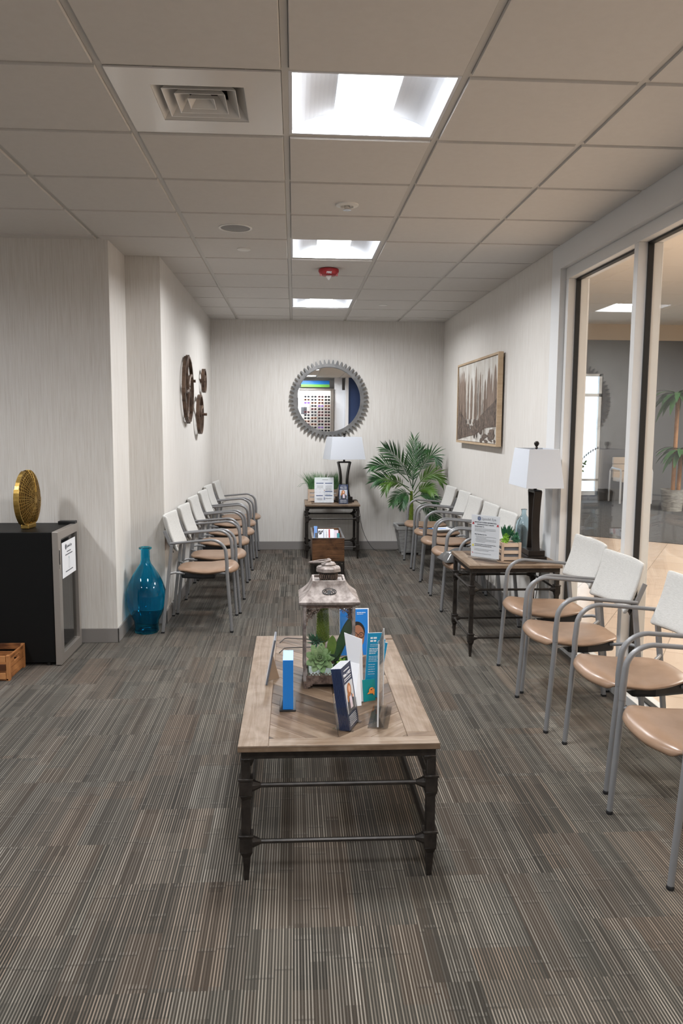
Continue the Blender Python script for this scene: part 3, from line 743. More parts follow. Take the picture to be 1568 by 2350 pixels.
wall_wheel('smallest brown metal wheel, high on the left wall near the corner', 8.18, 1.900, .120, .032, 3, 0, [(.02, 0, -.005)], .015, False, off=.022)

# framed painting on the right wall
Y0, Y1, Z0, Z1 = 6.50, 8.13, 1.297, 2.078; px = XR
t = thing('framed_painting', 'oak-framed abstract painting of brown vertical tree shapes', 'painting', (px, (Y0 + Y1) / 2, (Z0 + Z1) / 2))
a, b = (Y1 - Y0) / 2, (Z1 - Z0) / 2; F = lambda q: [(-a + q, -b + q), (a - q, -b + q), (a - q, b - q), (-a + q, b - q)]
g = G(); g.ring(F(0), F(.020), -.060, -.018, 'x'); g.d = [(.5, 0, .2)] * len(g.f); g.build('frame', 'frameoak', t, 0, bevel=.001)
g = G(); g.box(-.018, -.001, -a + .05, a - .05, -b + .04, b - .04).build('hanging_batten', 'crate' if False else 'rust', t, 0)
G().box(-.050, -.040, -a + .024, a - .024, -b + .024, b - .024).build('canvas', 'canvaspaint', t, 0)
rnd = random.Random(5)
def painted(name, mt, shapes, x):
    g = G()
    for k, poly in enumerate(shapes): g.add([(x - .00003 * k, p[0], p[1]) for p in poly], [tuple(range(len(poly)))])
    g.build(name, mt, t, 0)
def spindle(y, w_, zb, zt):
    n = 12; L_, R_ = [], []
    for i in range(n + 1):
        u = i / n; z = zb + (zt - zb) * u; h = w_ * min(1, (1 - u) ** .55 * 1.25) * (1 + .18 * rnd.uniform(-1, 1))
        L_.append((y - h / 2, z)); R_.append((y + h / 2, z))
    return L_ + R_[::-1]
sh = []
# photo's left = far end (+y). u from far (left) to near (right)
for u, w_, zt in ((.03, .10, .93), (.09, .13, .94), (.15, .12, .95), (.20, .08, .86), (.29, .055, .90), (.375, .07, .84), (.49, .085, .96), (.60, .075, .88), (.72, .09, .78), (.80, .13, .90), (.86, .08, .84), (.94, .13, .92)):
    y = a - .03 - u * (2 * a - .06); sh.append(spindle(y, w_ * 1.25, -b + .30 * 2 * b, -b + zt * 2 * b * .99 - .02))
for k in range(70):
    y = rnd.uniform(-a + .03, a - .03); w_ = rnd.uniform(.003, .010); zb = -b + rnd.uniform(.03, .3); zt = zb + rnd.uniform(.15, .45); zt = min(zt, b - .05)
    sh.append([(y - w_ / 2, zb), (y + w_ / 2, zb), (y + w_ / 2, zt), (y - w_ / 2, zt)])
painted('painted_trees', 'stroke', sh, -.0505)
sh = []
hill = [(a - .026, -.13), (a - .10, -.05), (a - .30, -.14), (a - .50, -.22), (a - .62, -.25), (a - .85, -.19), (a - 1.05, -.12), (a - 1.25, -.07), (-a + .15, -.02), (-a + .026, .02), (-a + .026, -.22), (-a + .5, -.24), (0, -.30), (a - .4, -.33), (a - .026, -b + .03)]
sh.append(hill)
for k in range(60):
    y = rnd.uniform(-a + .05, a - .05); z = rnd.uniform(-b + .035, -.16); w_ = rnd.uniform(.02, .11); h = rnd.uniform(.01, .04)
    n = 9; sh.append([(max(-a + .026, min(a - .026, y + w_ * math.cos(2 * math.pi * i / n) * rnd.uniform(.7, 1.1))), max(-b + .026, z + h * math.sin(2 * math.pi * i / n) * rnd.uniform(.6, 1.1))) for i in range(n)])
for k in range(26):
    y = rnd.uniform(-a + .03, a - .03); w_ = rnd.uniform(.002, .006); zt = rnd.uniform(-.1, .18)
    sh.append([(y - w_ / 2, -b + .05), (y + w_ / 2, -b + .05), (y + w_ / 2, zt), (y - w_ / 2, zt)])
painted('painted_ground', 'strokedark', sh, -.0535)

# ================================================================== LEFT CORNER
# blue glass vase
t = thing('floor_vase', 'tall translucent blue glass bottle vase standing in the left corner', 'vase', (-1.045, 5.585, .001))
pr = [(.030, .004), (.080, .0), (.086, .012), (.084, .05), (.088, .085), (.110, .13), (.132, .19), (.1395, .245), (.136, .30), (.118, .36), (.088, .42), (.058, .465), (.038, .495), (.032, .52), (.031, .588), (.034, .592), (.044, .597), (.046, .604), (.042, .610), (.036, .610)]
ri = [(max(.001, r - .005), h + (.006 if h < .02 else 0)) for r, h in pr[::-1]]
pts = pr + [(.028, .604), (.027, .52), (.034, .494), (.054, .463), (.084, .418), (.114, .358), (.132, .298), (.1355, .245), (.128, .19), (.106, .131), (.084, .087), (.079, .05), (.080, .016), (.03, .014)]
g = G().lathe(pts, 40, cap=False); g.add([(0, 0, .004)] + [tuple(g.v[k]) for k in range(40)], [(0, 1 + (k + 1) % 40, 1 + k) for k in range(40)])
g.add([(0, 0, .014)] + [tuple(g.v[(len(pts) - 1) * 40 + k]) for k in range(40)], [(0, 1 + k, 1 + (k + 1) % 40) for k in range(40)])
g.build('glass_body', 'blueglass', t, 60)

# drinks fridge
t = thing('mini_fridge', 'black mini fridge with a glass door facing right', 'fridge', (-1.70, 5.03, 0))
bx0, bx1, by0, by1, hz = -.30, .245, -.228, .232, .824
g = G()
g.box(bx0, bx1, by0, by0 + .03, .022, hz).box(bx0, bx1, by1 - .03, by1, .022, hz).box(bx0, bx0 + .03, by0 + .03, by1 - .03, .022, hz)
g.box(bx0 + .03, bx1, by0 + .03, by1 - .03, .022, .06).box(bx0 + .03, bx1, by0 + .03, by1 - .03, hz - .04, hz)
g.build('body', 'fridge', t, 0, bevel=.003)
for x in (-.27, .2):
    for y in (-.2, .2): G().lathe([(.015, 0), (.015, .024)], 12, (x, y, 0)).build('foot', 'blackplastic', t)
d0, d1 = .249, .285
o = [(by0 - .001, .006), (by1 + .001, .006), (by1 + .001, hz + .002), (by0 - .001, hz + .002)]; i_ = [(by0 + .062, .068), (by1 - .040, .068), (by1 - .040, hz - .05), (by0 + .062, hz - .05)]
dr = G().ring(o, i_, d0, d1, 'x').build('door', 'steel', t, 0, bevel=.002)
G().box(d0 + .010, d0 + .016, by0 + .058, by1 - .036, .064, hz - .046).build('door_glass', 'fridgeglass', dr, 0)
G().box(d1 - .004, d1 + .0015, by0 + .008, by0 + .030, .60, .722).build('handle', 'chrome', dr, 0, bevel=.004)
G().box(d1 - .002, d1 + .0025, by0 + .013, by0 + .024, .625, .712).build('handle_recess', 'blackplastic', dr, 0)
G().box(bx1 - .075, d1 - .006, by1 - .06, by1 - .005, hz, hz + .018).build('hinge_cover', 'blackplastic', t, 0, bevel=.003)
G().box(bx1, d1 - .004, by1 - .04, by1, .0, .018).build('lower_hinge', 'blackplastic', t, 0)
for z in (.15, .36, .56):
    g = G()
    for k in range(9): g.tube([(bx0 + .04, by0 + .05 + k * .045, z), (bx1 - .01, by0 + .05 + k * .045, z)], .0018, 5)
    g.tube([(bx1 - .01, by0 + .04, z), (bx1 - .01, by1 - .04, z)], .0025, 5); g.build('wire_shelf', 'chrome', t)
for k, (x, y) in enumerate(((.17, -.10), (.17, -.02), (.10, .06))):
    b_ = thing('water_bottle', 'small clear water bottle on the bottom of the fridge', 'bottle', (-1.70 + x, 5.03 + y, .061), group='water bottles in the fridge')
    G().lathe([(.024, 0), (.026, .006), (.026, .085), (.012, .115), (.011, .125)], 16).build('bottle_body', 'clear', b_); G().lathe([(.0125, .122), (.0125, .138)], 14).build('cap', 'white', b_)

# ---- paper helpers
def lines(name, parent, mt, mtx, rows):
    """each row: (x0, x1, y, height) on the page plane"""
    g = G(); rnd = random.Random(3)
    for x0, x1, y, h in rows:
        x = x0
        while x < x1 - .002:
            w_ = min(rnd.uniform(.005, .014) * (h / .0022) ** .3, x1 - x); g.box(x, x + w_, y, y + h, .0001, .0005); x += w_ + .0016 * max(1, h / .003)
    g.xf(mtx); return g.build(name, mt, parent, 0)
def emblem(parent, mtx, x, y, r, m1='blueink', m2='greyink'):
    g = G(); g.ring(circ(r, 24, (x, y)), circ(r * .72, 24, (x, y)), .0001, .0006); g.ring(circ(r * .6, 24, (x, y)), circ(r * .3, 24, (x, y)), .0001, .0006); g.prism(circ(r * .14, 12, (x, y)), .0001, .0008)
    g.xf(mtx); g.build('emblem_rings', m1, parent, 0)
    g = G(); pts = [(x + r * 1.22 * math.cos(R(q)), y + r * 1.22 * math.sin(R(q))) for q in range(30, 151, 10)]
    for p, q in zip(pts, pts[1:]): g.bar((*p, .0004), (*q, .0004), r * .18, .0005)
    g.xf(mtx); g.build('emblem_arc', m2, parent, 0)

p_ = plane_m((-1.4145, 5.022, .526), (0, 1, 0), (0, 0, 1))   # fridge door notice: right = +y, up = z, out = +x
t = thing('fridge_notice', 'white notice with a bottle drawing taped to the fridge door', 'notice', (-1.4145, 5.022, .526)); q_ = plane_m((0, 0, 0), (0, 1, 0), (0, 0, 1))
G().box(-.148, .148, 0, .221, -.0006, 0).xf(q_).build('paper', 'white', t, 0)
emblem(t, q_, -.065, .185, .016, 'ink'); text('lettering', 'Spindel Eye', .024, 'ink', t, q_ @ Matrix.Translation((.012, .178, .0004)))
lines('printed_text', t, 'ink', q_, [(-.045, .045, .150, .006), (-.08, .08, .132, .006), (-.08, .08, .028, .006)])
G().ring([(-.010, .045), (.010, .045), (.010, .095), (.004, .108), (-.004, .108), (-.010, .095)], [(-.0085, .0465), (.0085, .0465), (.0085, .094), (.003, .106), (-.003, .106), (-.0085, .094)], .0001, .0005).xf(q_).build('bottle_drawing', 'greyink', t, 0)
G().box(-.004, .004, .108, .118, .0001, .0006).xf(q_).build('bottle_cap_drawing', 'tealgreen', t, 0)

# gold sculpture
t = thing('gold_sculpture', 'upright gold oval lattice sculpture standing on the black fridge', 'sculpture', (-1.650, 5.0, hz + .001), R(83))
rx, rz_, ry = .150, .178, .040; cz = .182
def lens_pt(a, u, side):   # a angle, u radius fraction from an off-centre hub
    hx, hz_ = .035, -.01; ex, ez = rx * math.cos(a), rz_ * math.sin(a)
    if ez < -.15: ez = -.15 - (ez + .15) * -.1
    x = hx + (ex - hx) * u; z = hz_ + (ez - hz_) * u; return Vector((x, side * ry * math.sqrt(max(0, 1 - (u * .97) ** 2)), cz + z))
g = G()
for side in (-1, 1):
    vs = [lens_pt(0, 0, side) * 1]; n = 48; m_ = 8
    for j in range(1, m_ + 1):
        for i in range(n): q = lens_pt(2 * math.pi * i / n, j / m_, side); vs.append(Vector((q.x, q.y * .86, q.z)))
    fs = [(0, 1 + i, 1 + (i + 1) % n) for i in range(n)]
    for j in range(m_ - 1):
        for i in range(n): fs.append((1 + j * n + i, 1 + (j + 1) * n + i, 1 + (j + 1) * n + (i + 1) % n, 1 + j * n + (i + 1) % n))
    g.add(vs, fs)
g.build('inner_shell', 'golddark', t, 60)
g = G()
for side in (-1, 1):
    for k in range(44):
        a_ = 2 * math.pi * k / 44 + rnd.uniform(-.04, .04); g.tube([lens_pt(a_ + (.12 * j / 7), j / 7, side) for j in range(0 if k % 2 else 2, 8)], .0019, 4)
    for j in (1, 2, 3, 4, 5, 6, 6.6, 7.2):
        n = 60; g.tube([lens_pt(2 * math.pi * i / n, j / 8 + .012 * math.sin(i * 2.1 + j), side) for i in range(n)], .0016, 4, closed=True)
g.build('lattice', 'gold', t, 50)
g = G(); n = 48
for i in range(n):
    a0, a1 = 2 * math.pi * i / n, 2 * math.pi * (i + 1) / n
    if R(80) < a0 < R(98): continue
    p0, p1 = lens_pt(a0, 1, 1), lens_pt(a1, 1, 1); p0.y = p1.y = 0; g.bar(p0, p1, .034 if a0 > R(150) else .026, .006, (p0 - Vector((0, 0, cz))))
g.build('rim', 'gold', t, 30)
G().box(-.055, .055, -.026, .026, 0, .03).build('base', 'gold', t, 0, bevel=.006)

# wooden crate in front of the fridge
t = thing('wooden_crate', 'burnt pine crate with a hand hole, at the left edge of the photo', 'crate', (-1.83, 4.66, 0))
cx, cy, chh = .19, .135, .148
G().box(-cx, cx, -cy, cy, .004, .012, d=(.4, 0, .1)).build('bottom', 'crate', t, 0)
for s in (-1, 1):
    g = G()   # end panel with hand hole
    g.box(s * cx - .006, s * cx + .006, -cy + .022, cy - .022, .010, .068, d=(.45, 0, .5)); g.box(s * cx - .006, s * cx + .006, -cy + .022, -.045, .071, .142, d=(.5, 0, .2)); g.box(s * cx - .006, s * cx + .006, .045, cy - .022, .071, .142, d=(.5, 0, .2))
    g.box(s * cx - .006, s * cx + .006, -.045, .045, .071, .090, d=(.5, 0, .2)); g.box(s * cx - .006, s * cx + .006, -.045, .045, .116, .142, d=(.5, 0, .2)); g.build('end_panel', 'crate', t, 0)
    for z in (.012, .062, .112): G().box(-cx + .012, cx - .012, s * cy - .005, s * cy + .005, z, z + .036, d=(rnd.random(), 0, rnd.random())).build('side_slat', 'crate', t, 0, bevel=.001)
    for s2 in (-1, 1): G().box(s * cx - .011, s * cx + .008, s2 * (cy - .012) - .012, s2 * (cy - .012) + .016, 0, chh, d=(.55, 99, rnd.random())).build('corner_post', 'crate', t, 0, bevel=.0015)

# ================================================================== MAGAZINE BOX
t = thing('magazine_stand', 'dark wooden magazine box on a thin black metal frame', 'magazine rack', (.330, 7.86, 0))
X, Y = .154, .385; g0, g1 = .168, .390
for s in (-1, 1):
    G().box(-X, X, s * Y - (.018 if s > 0 else 0), s * Y + (.018 if s < 0 else 0), g0, g1, d=(.5 + .1 * s, 0, .3 + s)).build('end_board', 'darkwood', t, 0, bevel=.002)
    G().box(s * X - (.016 if s > 0 else 0), s * X + (.016 if s < 0 else 0), -Y + .018, Y - .018, g0, g1, d=(.45, 0, .7 + s)).build('side_board', 'darkwood', t, 0, bevel=.002)
G().box(-X + .016, X - .016, -Y + .018, Y - .018, g0, g0 + .012, d=(.3, 0, 0)).build('bottom_board', 'darkwood', t, 0)
g = G(); F = lambda q: [(-X - .003 + q, -Y - .003 + q), (X + .003 - q, -Y - .003 + q), (X + .003 - q, Y + .003 - q), (-X - .003 + q, Y + .003 - q)]
G().ring(F(0), F(.020), g1, g1 + .004).build('metal_rim', 'gearmetal', t, 0)
for s in (-1, 1):
    for s2 in (-1, 1): G().box(s * (X - .008) - .009, s * (X - .008) + .009, s2 * (Y - .009) - .009, s2 * (Y - .009) + .009, 0, g0).build('leg', 'iron', t, 0)
G().ring(F(0.002), F(.018), g0 - .016, g0 - .0005).build('base_frame', 'iron', t, 0)
g = G().box(-X + .01, X - .01, Y - .018, Y, .03, .045); g.box(X - .018, X, -Y, Y, .03, .045).box(-X, -X + .018, -Y, Y, .03, .045); g.build('lower_frame', 'iron', t, 0)
def magazine(lab, x0, x1, y, lean, h, cover, th=.006):
    t = thing('magazine', lab, 'magazine', (.330, 7.86 + y, g0 + .013), group='magazines in the wooden box')
    m_ = Matrix.Rotation(R(lean), 4, 'X')
    G().box(x0, x1, 0, th, 0, h).xf(m_).build('pages', 'white', t, 0)
    G().box(x0 - .0005, x1 + .0005, -.0008, 0, 0, h + .0005).xf(m_).build('cover', cover, t, 0)
    return t, m_
t2, m2 = magazine('white magazine with a red title strip in front in the wooden box', -.085, .075, -.02, -28, .265, 'white')
q2 = m2 @ plane_m((0, -.0009, 0), (1, 0, 0), (0, 0, 1))
G().box(.022, .036, .13, .262, .0001, .0006).xf(q2).build('red_strip', 'redink', t2, 0); G().box(-.030, -.025, .13, .262, .0001, .0006).xf(q2).build('blue_strip', 'blueink', t2, 0)
g = G(); r_ = random.Random(2)
for k in range(14): cx_, cy_ = -.06 + r_.uniform(-.018, .018), .225 + r_.uniform(-.02, .02); g.prism(circ(r_.uniform(.005, .010), 7, (cx_, cy_)), .0001 + k * .00001, .0006 + k * .00001)
g.xf(q2).build('cover_picture', 'ink', t2, 0)
text('lettering', 'London', .030, 'greyink', t2, q2 @ Matrix.Translation((-.008, .258, .0003)) @ Matrix.Rotation(R(-90), 4, 'Z'), 'LEFT')
magazine('pale magazine leaning at the left side of the wooden box', -.125, -.092, .10, -12, .262, 'lightblue', .02)
magazine('grey blue magazine standing left of the white one in the box', -.118, -.088, -.10, -20, .225, 'hallgrey', .02)
magazine('purple blue magazine at the right side of the wooden box', .080, .118, -.04, -24, .250, 'pink', .01)
magazine('teal magazine in the right corner of the wooden box', .100, .125, -.12, -20, .225, 'tealgreen', .015)
magazine('plain white magazine behind the front one in the box', -.070, .085, .06, -22, .235, 'white')

# ================================================================== PALM
def frond(name, parent, p0, p1, p2, nl, ln, mt, wd=.0115, droop=.22, start=.22):
    """rachis through p0..p2 (p1 lies on the curve) with paired narrow leaflets; one mesh"""
    p0, p1, p2 = Vector(p0), Vector(p1), Vector(p2); ctrl = p1 * 2 - (p0 + p2) / 2; g = G(); P = bez(p0, ctrl, p2, 20)
    g.tube(P, [.0055 - .0045 * i / 20 for i in range(21)], 5)
    up0 = Vector((0, -.45, 1)); r_ = random.Random(hash(name) % 7 + int(abs(p2.x) * 1000))
    for k in range(nl):
        u = start + (1 - start) * (k + .5) / nl; x = u * 20; i = min(int(x), 19); b = P[i].lerp(P[i + 1], x - i); tn = (P[i + 1] - P[i]).normalized()
        sd = tn.cross(Vector((-.25, -1, .25))).normalized()      # leaflets spread roughly facing the room
        L_ = ln * (.34 + .92 * math.sin(min(1, (u - start) / (1 - start) * 1.02 + .12) * math.pi * .86)) * r_.uniform(.88, 1.1)
        for s in (-1, 1):
            ang = R(52 - 30 * u + r_.uniform(-5, 5)); d = (tn * math.cos(ang) + sd * s * math.sin(ang)).normalized(); d.y += r_.uniform(-.25, .05)
            nrm = d.cross(tn * s).normalized(); w_ = d.cross(nrm).normalized() * wd * .5; fold = nrm * wd * .18
            q = [b]; v = d.copy(); c = b.copy()
            for j in range(4): v = (v + Vector((0, 0, -droop * .22 * (j + .3)))).normalized(); c = c + v * L_ / 4; q.append(c.copy())
            ws = (.35, .95, 1, .7, .04); vs = []
            for j in range(5): vs += [q[j] - w_ * ws[j], q[j] + fold * ws[j], q[j] + w_ * ws[j]]
            g.add(vs, [f for j in range(4) for f in ((3 * j, 3 * j + 1, 3 * j + 4, 3 * j + 3), (3 * j + 1, 3 * j + 2, 3 * j + 5, 3 * j + 4))])
    # keep clear of the two walls
    for v in g.v:
        wv = v + Vector(parent.location)
        if wv.y > YB - .012: v.y -= wv.y - (YB - .012)
        if wv.x > XR - .012: v.x -= wv.x - (XR - .012)
    return g.build(name, mt, parent, 60)
base = Vector((1.335, 8.93, 0)); t = thing('potted_palm', 'potted green palm in the back right corner behind the chairs', 'plant', base)
po = [(-.125, -.125), (.125, -.125), (.125, .125), (-.125, .125)]
def frus(g, a0, a1, z0, z1, m=0): 
    vs = [(x * a0, y * a0, z0) for x, y in ((-1, -1), (1, -1), (1, 1), (-1, 1))] + [(x * a1, y * a1, z1) for x, y in ((-1, -1), (1, -1), (1, 1), (-1, 1))]
    return g.add(vs, [(3, 2, 1, 0), (4, 5, 6, 7), (0, 1, 5, 4), (1, 2, 6, 5), (2, 3, 7, 6), (3, 0, 4, 7)], m)
g = G(); sqr = lambda r: [(-r, -r), (r, -r), (r, r), (-r, r)]
frus(g, .118, .165, .025, .295)
g.ring(sqr(.180), sqr(.150), .295, .335)
for sx in (-1, 1):
    for sy in (-1, 1): frus_ = G(); g.add([(sx * a_, sy * b_, z) for z, q in ((0, .95), (.03, 1)) for a_, b_ in ((.06 * q + .02, .06 * q + .02), (.115, .06 * q + .02), (.115, .115), (.06 * q + .02, .115))], [(3, 2, 1, 0), (4, 5, 6, 7), (0, 1, 5, 4), (1, 2, 6, 5), (2, 3, 7, 6), (3, 0, 4, 7)])
g.build('pot', 'concrete', t, 0, bevel=.004)
G().box(-.150, .150, -.150, .150, .296, .315).build('soil', 'soil', t, 0)
g = G().tube([(0, 0, .30), (.005, -.01, .50), (.0, -.02, .72)], [.026, .024, .016], 10)
for k in range(5): g.lathe([(.0275, -.004), (.029, 0), (.0275, .004)], 10, (.003, -.006, .34 + k * .055))
g.build('trunk', 'stem', t)
FR = [[(1.359, 8.95, 0.732), (1.354, 8.95, 0.986), (1.378, 9.05, 1.31), 'leaf', .17, 15], [(1.335, 8.9, 0.78), (1.203, 8.8, 1.033), (1.010, 8.75, 1.21), 'leaf', .20, 17],
      [(1.31, 8.95, 0.82), (1.075, 8.95, 1.0), (0.862, 8.9, 0.985), 'leaf', .16, 16], [(1.302, 8.88, 0.76), (1.043, 8.75, 0.865), (0.890, 8.7, 0.845), 'leaf', .17, 15],
      [(1.336, 8.9, 0.70), (1.11, 8.7, 0.845), (1.00, 8.6, 0.75), 'leaf2', .15, 15], [(1.337, 8.9, 0.68), (1.197, 8.75, 0.705), (1.078, 8.6, 0.60), 'leaf', .14, 13],
      [(1.337, 8.9, 0.68), (1.241, 8.75, 0.671), (1.196, 8.65, 0.565), 'leaf', .13, 12], [(1.356, 8.95, 0.75), (1.52, 8.9, 1.10), (1.610, 8.8, 1.04), 'leaf', .17, 15],
      [(1.36, 8.9, 0.70), (1.51, 8.8, 0.912), (1.66, 8.75, 0.83), 'leaf2', .16, 15], [(1.36, 8.9, 0.66), (1.46, 8.75, 0.768), (1.538, 8.6, 0.723), 'leaf2', .14, 14],
      [(1.36, 8.9, 0.64), (1.512, 8.9, 0.672), (1.61, 8.85, 0.583), 'leaf', .14, 13], [(1.35, 8.95, 0.75), (1.418, 9.05, 1.076), (1.50, 9.1, 1.16), 'leaf', .16, 14],
      [(1.36, 8.95, 0.62), (1.55, 9.0, 0.50), (1.65, 9.0, 0.33), 'leaf', .14, 13]]
for f in FR: frond('frond', t, Vector(f[0]) - base, Vector(f[1]) - base, Vector(f[2]) - base, f[5] + 8, f[4] * .88, f[3])
G().tube([(.10, -.03, .30), (.10, -.035, .47)], .004, 6).build('support_stick', 'blackplastic', t)

# ================================================================== ON THE COFFEE TABLE
# ---- metal lantern with succulents
lx, ly = .136, 3.065; t = thing('metal_lantern', 'weathered metal lantern with glass sides and curved roof on the coffee table', 'lantern', (lx, ly, CT))
a = .094; zb, zt = .030, .330
def sqp(r): return [(-r, -r), (r, -r), (r, r), (-r, r)]
g = G().box(-a - .004, a + .004, -a - .004, a + .004, .018, .030)
for sx in (-1, 1):
    for sy in (-1, 1):
        for k, q in enumerate((.034, .026, .018)): g.box(min(sx * (a + .004), sx * (a + .004 - q)), max(sx * (a + .004), sx * (a + .004 - q)), min(sy * (a + .004), sy * (a + .004 - q)), max(sy * (a + .004), sy * (a + .004 - q)), .018 - .006 * (k + 1), .018 - .006 * k)
g.build('base', 'patinadark', t, 0, bevel=.0008, seg=1)
for sx in (-1, 1):
    for sy in (-1, 1): G().box(sx * a - .006, sx * a + .006, sy * a - .006, sy * a + .006, zb, zt).build('corner_post', 'patina', t, 0, bevel=.001)
for s in (-1, 1):
    for z0_, z1_ in ((zb, zb + .022), (zt - .012, zt)):
        G().box(-a, a, s * a - .004, s * a + .004, z0_, z1_).build('side_rail', 'patinadark', t, 0); G().box(s * a - .004, s * a + .004, -a, a, z0_, z1_).build('side_rail', 'patinadark', t, 0)
# filigree brackets in the upper corners (pierced scrollwork)
def filigree(mx):
    g = G(); r_ = random.Random(4)
    for s in (-1, 1):
        for k in range(30):
            u, v = r_.random(), r_.random()
            if u + v > 1.02: u, v = 1 - u, 1 - v
            if (u ** 2 + v ** 2) > .95: continue
            c = (s * (a - .006 - u * .052), zt - .012 - v * .060); g.tube([(c[0] + .0052 * math.cos(q), 0, c[1] + .0052 * math.sin(q)) for q in [i * math.pi / 4 for i in range(8)]], .0013, 4, closed=True, up=(0, 1, 0))
        arc = [(s * (a - .006 - .060 * (1 - math.sin(q))) , 0, zt - .012 - .068 * (1 - math.cos(q))) for q in [i * math.pi / 2 / 10 for i in range(11)]]
        g.tube(arc, .0022, 5)
    for k in range(26): g.ell((-a + .012 + k * (2 * a - .024) / 25, 0, zb + .026 + .004 * (k % 2)), (.003, .0015, .004), 6, 4)
    return g.xf(mx)
filigree(Matrix.Translation((0, -a - .002, 0))).build('filigree', 'patinadark', t, 40)
filigree(Matrix.Translation((-a - .002, 0, 0)) @ Matrix.Rotation(R(90), 4, 'Z')).build('filigree', 'patinadark', t, 40)
filigree(Matrix.Translation((a + .002, 0, 0)) @ Matrix.Rotation(R(90), 4, 'Z')).build('filigree', 'patinadark', t, 40)
for nm, b in (('glass_pane', (-a + .006, a - .006, -a - .001, -a + .001)), ('glass_pane', (-a + .006, a - .006, a - .001, a + .001)), ('glass_pane', (-a - .001, -a + .001, -a + .006, a - .006)), ('glass_pane', (a - .001, a + .001, -a + .006, a - .006))):
    G().box(b[0], b[1], b[2], b[3], zb + .002, zt - .002).build(nm, 'clear', t, 0)
# roof: flared concave pyramid
prof = [(.108, zt), (.116, zt + .005), (.117, zt + .014), (.106, zt + .024), (.090, zt + .038), (.075, zt + .058), (.066, zt + .080), (.064, zt + .088), (.056, zt + .088), (.055, zt + .078), (.0, zt + .078)]
g = G(); vs = []; fs = []
for r0, z in prof:
    for x, y in sqp(max(r0, .001)): vs.append((x, y, z))
for i in range(len(prof) - 1):
    for k in range(4): fs.append((4 * i + k, 4 * i + (k + 1) % 4, 4 * i + 4 + (k + 1) % 4, 4 * i + 4 + k))
fs.append((3, 2, 1, 0)); g.add(vs, fs); g.build('roof', 'patina', t, 25, bevel=.0012, seg=2)
g = G()     # pierced lotus ornament on the front slope
sl = plane_m((0, -.0835, zt + .047), (1, 0, 0), (0, .62, .78))
g.prism([(.008 * math.cos(q), .009 * math.sin(q)) for q in [i * math.pi / 8 for i in range(16)]], 0, .002)
for s in (-1, 1):
    for k, (rr, off) in enumerate(((.013, .004), (.018, .010), (.022, .016))):
        g.tube([(s * (off * .3 + rr * math.sin(q)), -.011 + .5 * rr * (1 - math.cos(q)) * 1.1 + .001, .001) for q in [i * math.pi / 8 for i in range(8)]], .0013, 5)
for k in range(-2, 3): g.prism([(k * .006 - .002, .013 + .001 * (2 - abs(k))), (k * .006 + .002, .013 + .001 * (2 - abs(k))), (k * .005, .021 - .0012 * abs(k))], 0, .002)
g.xf(sl).build('lotus_ornament', 'gasket', t, 40)
def octo(r, z, c=(0, 0)): return [(c[0] + r * math.cos(math.pi / 8 + k * math.pi / 4), c[1] + r * math.sin(math.pi / 8 + k * math.pi / 4), z) for k in range(8)]
dz = zt + .078
g = G().lathe([(.036, dz), (.036, dz + .003)], 24); g.lathe([(.036, dz + .034), (.036, dz + .037)], 24)
for k in range(26):
    th = 2 * math.pi * k / 26; c, s = math.cos(th), math.sin(th)
    g.tube([(.036 * c - s * .0035 * math.cos(q), .036 * s + c * .0035 * math.cos(q), dz + .019 + .011 * math.sin(q)) for q in [i * math.pi / 4 for i in range(8)]], .0012, 4, closed=True, up=(c, s, 0))
g.build('pierced_drum', 'patinadark', t, 50)
G().lathe([(.030, dz), (.030, dz + .037)], 20).build('drum_core', 'gasket', t)
def octroof(rows, nm):
    g = G(); vs = []; fs = []
    for r0, z in rows: vs += octo(r0, z)
    for i in range(len(rows) - 1):
        for k in range(8): fs.append((8 * i + k, 8 * i + (k + 1) % 8, 8 * i + 8 + (k + 1) % 8, 8 * i + 8 + k))
    fs += [tuple(range(8))[::-1], tuple(8 * (len(rows) - 1) + k for k in range(8))]; return g.add(vs, fs).build(nm, 'patina', t, 20, bevel=.0008, seg=1)
octroof([(.050, dz + .036), (.052, dz + .038), (.050, dz + .050), (.044, dz + .055), (.028, dz + .060), (.027, dz + .062)], 'lower_cap')
octroof([(.028, dz + .061), (.031, dz + .064), (.025, dz + .071), (.018, dz + .073)], 'upper_cap')
G().lathe([(.006, dz + .072), (.010, dz + .077), (.009, dz + .083), (.004, dz + .086), (0, dz + .0865)], 14).build('knob', 'patina', t)
g = G(); n = 20; pts = []
for k in range(n): q = 2 * math.pi * k / n; pts.append((-.034 + .042 * math.cos(q), .022 * math.sin(q) * (1.0 if math.cos(q) > -.2 else .7), dz + .080 - .010 * (1 - math.cos(q)) * .5))
g.tube(pts, .0034, 8, closed=True); g.build('ring_handle', 'patina', t)

# ---- succulents
def leafshape(g, base, d, up, L_, W_, thick=.25, tip=.5, m=0):
    """a plump pointed leaf"""
    d = Vector(d).normalized(); up = Vector(up); sd = d.cross(up).normalized(); nn = sd.cross(d).normalized(); n = 6; prev = None; vs = []; fs = []
    for i in range(n + 1):
        u = i / n; w_ = W_ * .5 * (math.sin(math.pi * min(1, u * .62 + .16)) ** 1.1) * (1 if u < .8 else max(.03, (1 - u) / .2) ** tip); c = Vector(base) + d * L_ * u + nn * L_ * .16 * u * u
        k = w_ * thick
        vs += [c - sd * w_ + nn * k * .6, c - nn * k, c + sd * w_ + nn * k * .6, c + nn * k * .25]
    for i in range(n):
        for k in range(4): fs.append((4 * i + k, 4 * i + (k + 1) % 4, 4 * i + 4 + (k + 1) % 4, 4 * i + 4 + k))
    fs += [(3, 2, 1, 0), tuple(4 * n + k for k in range(4))]; g.add(vs, fs, m)
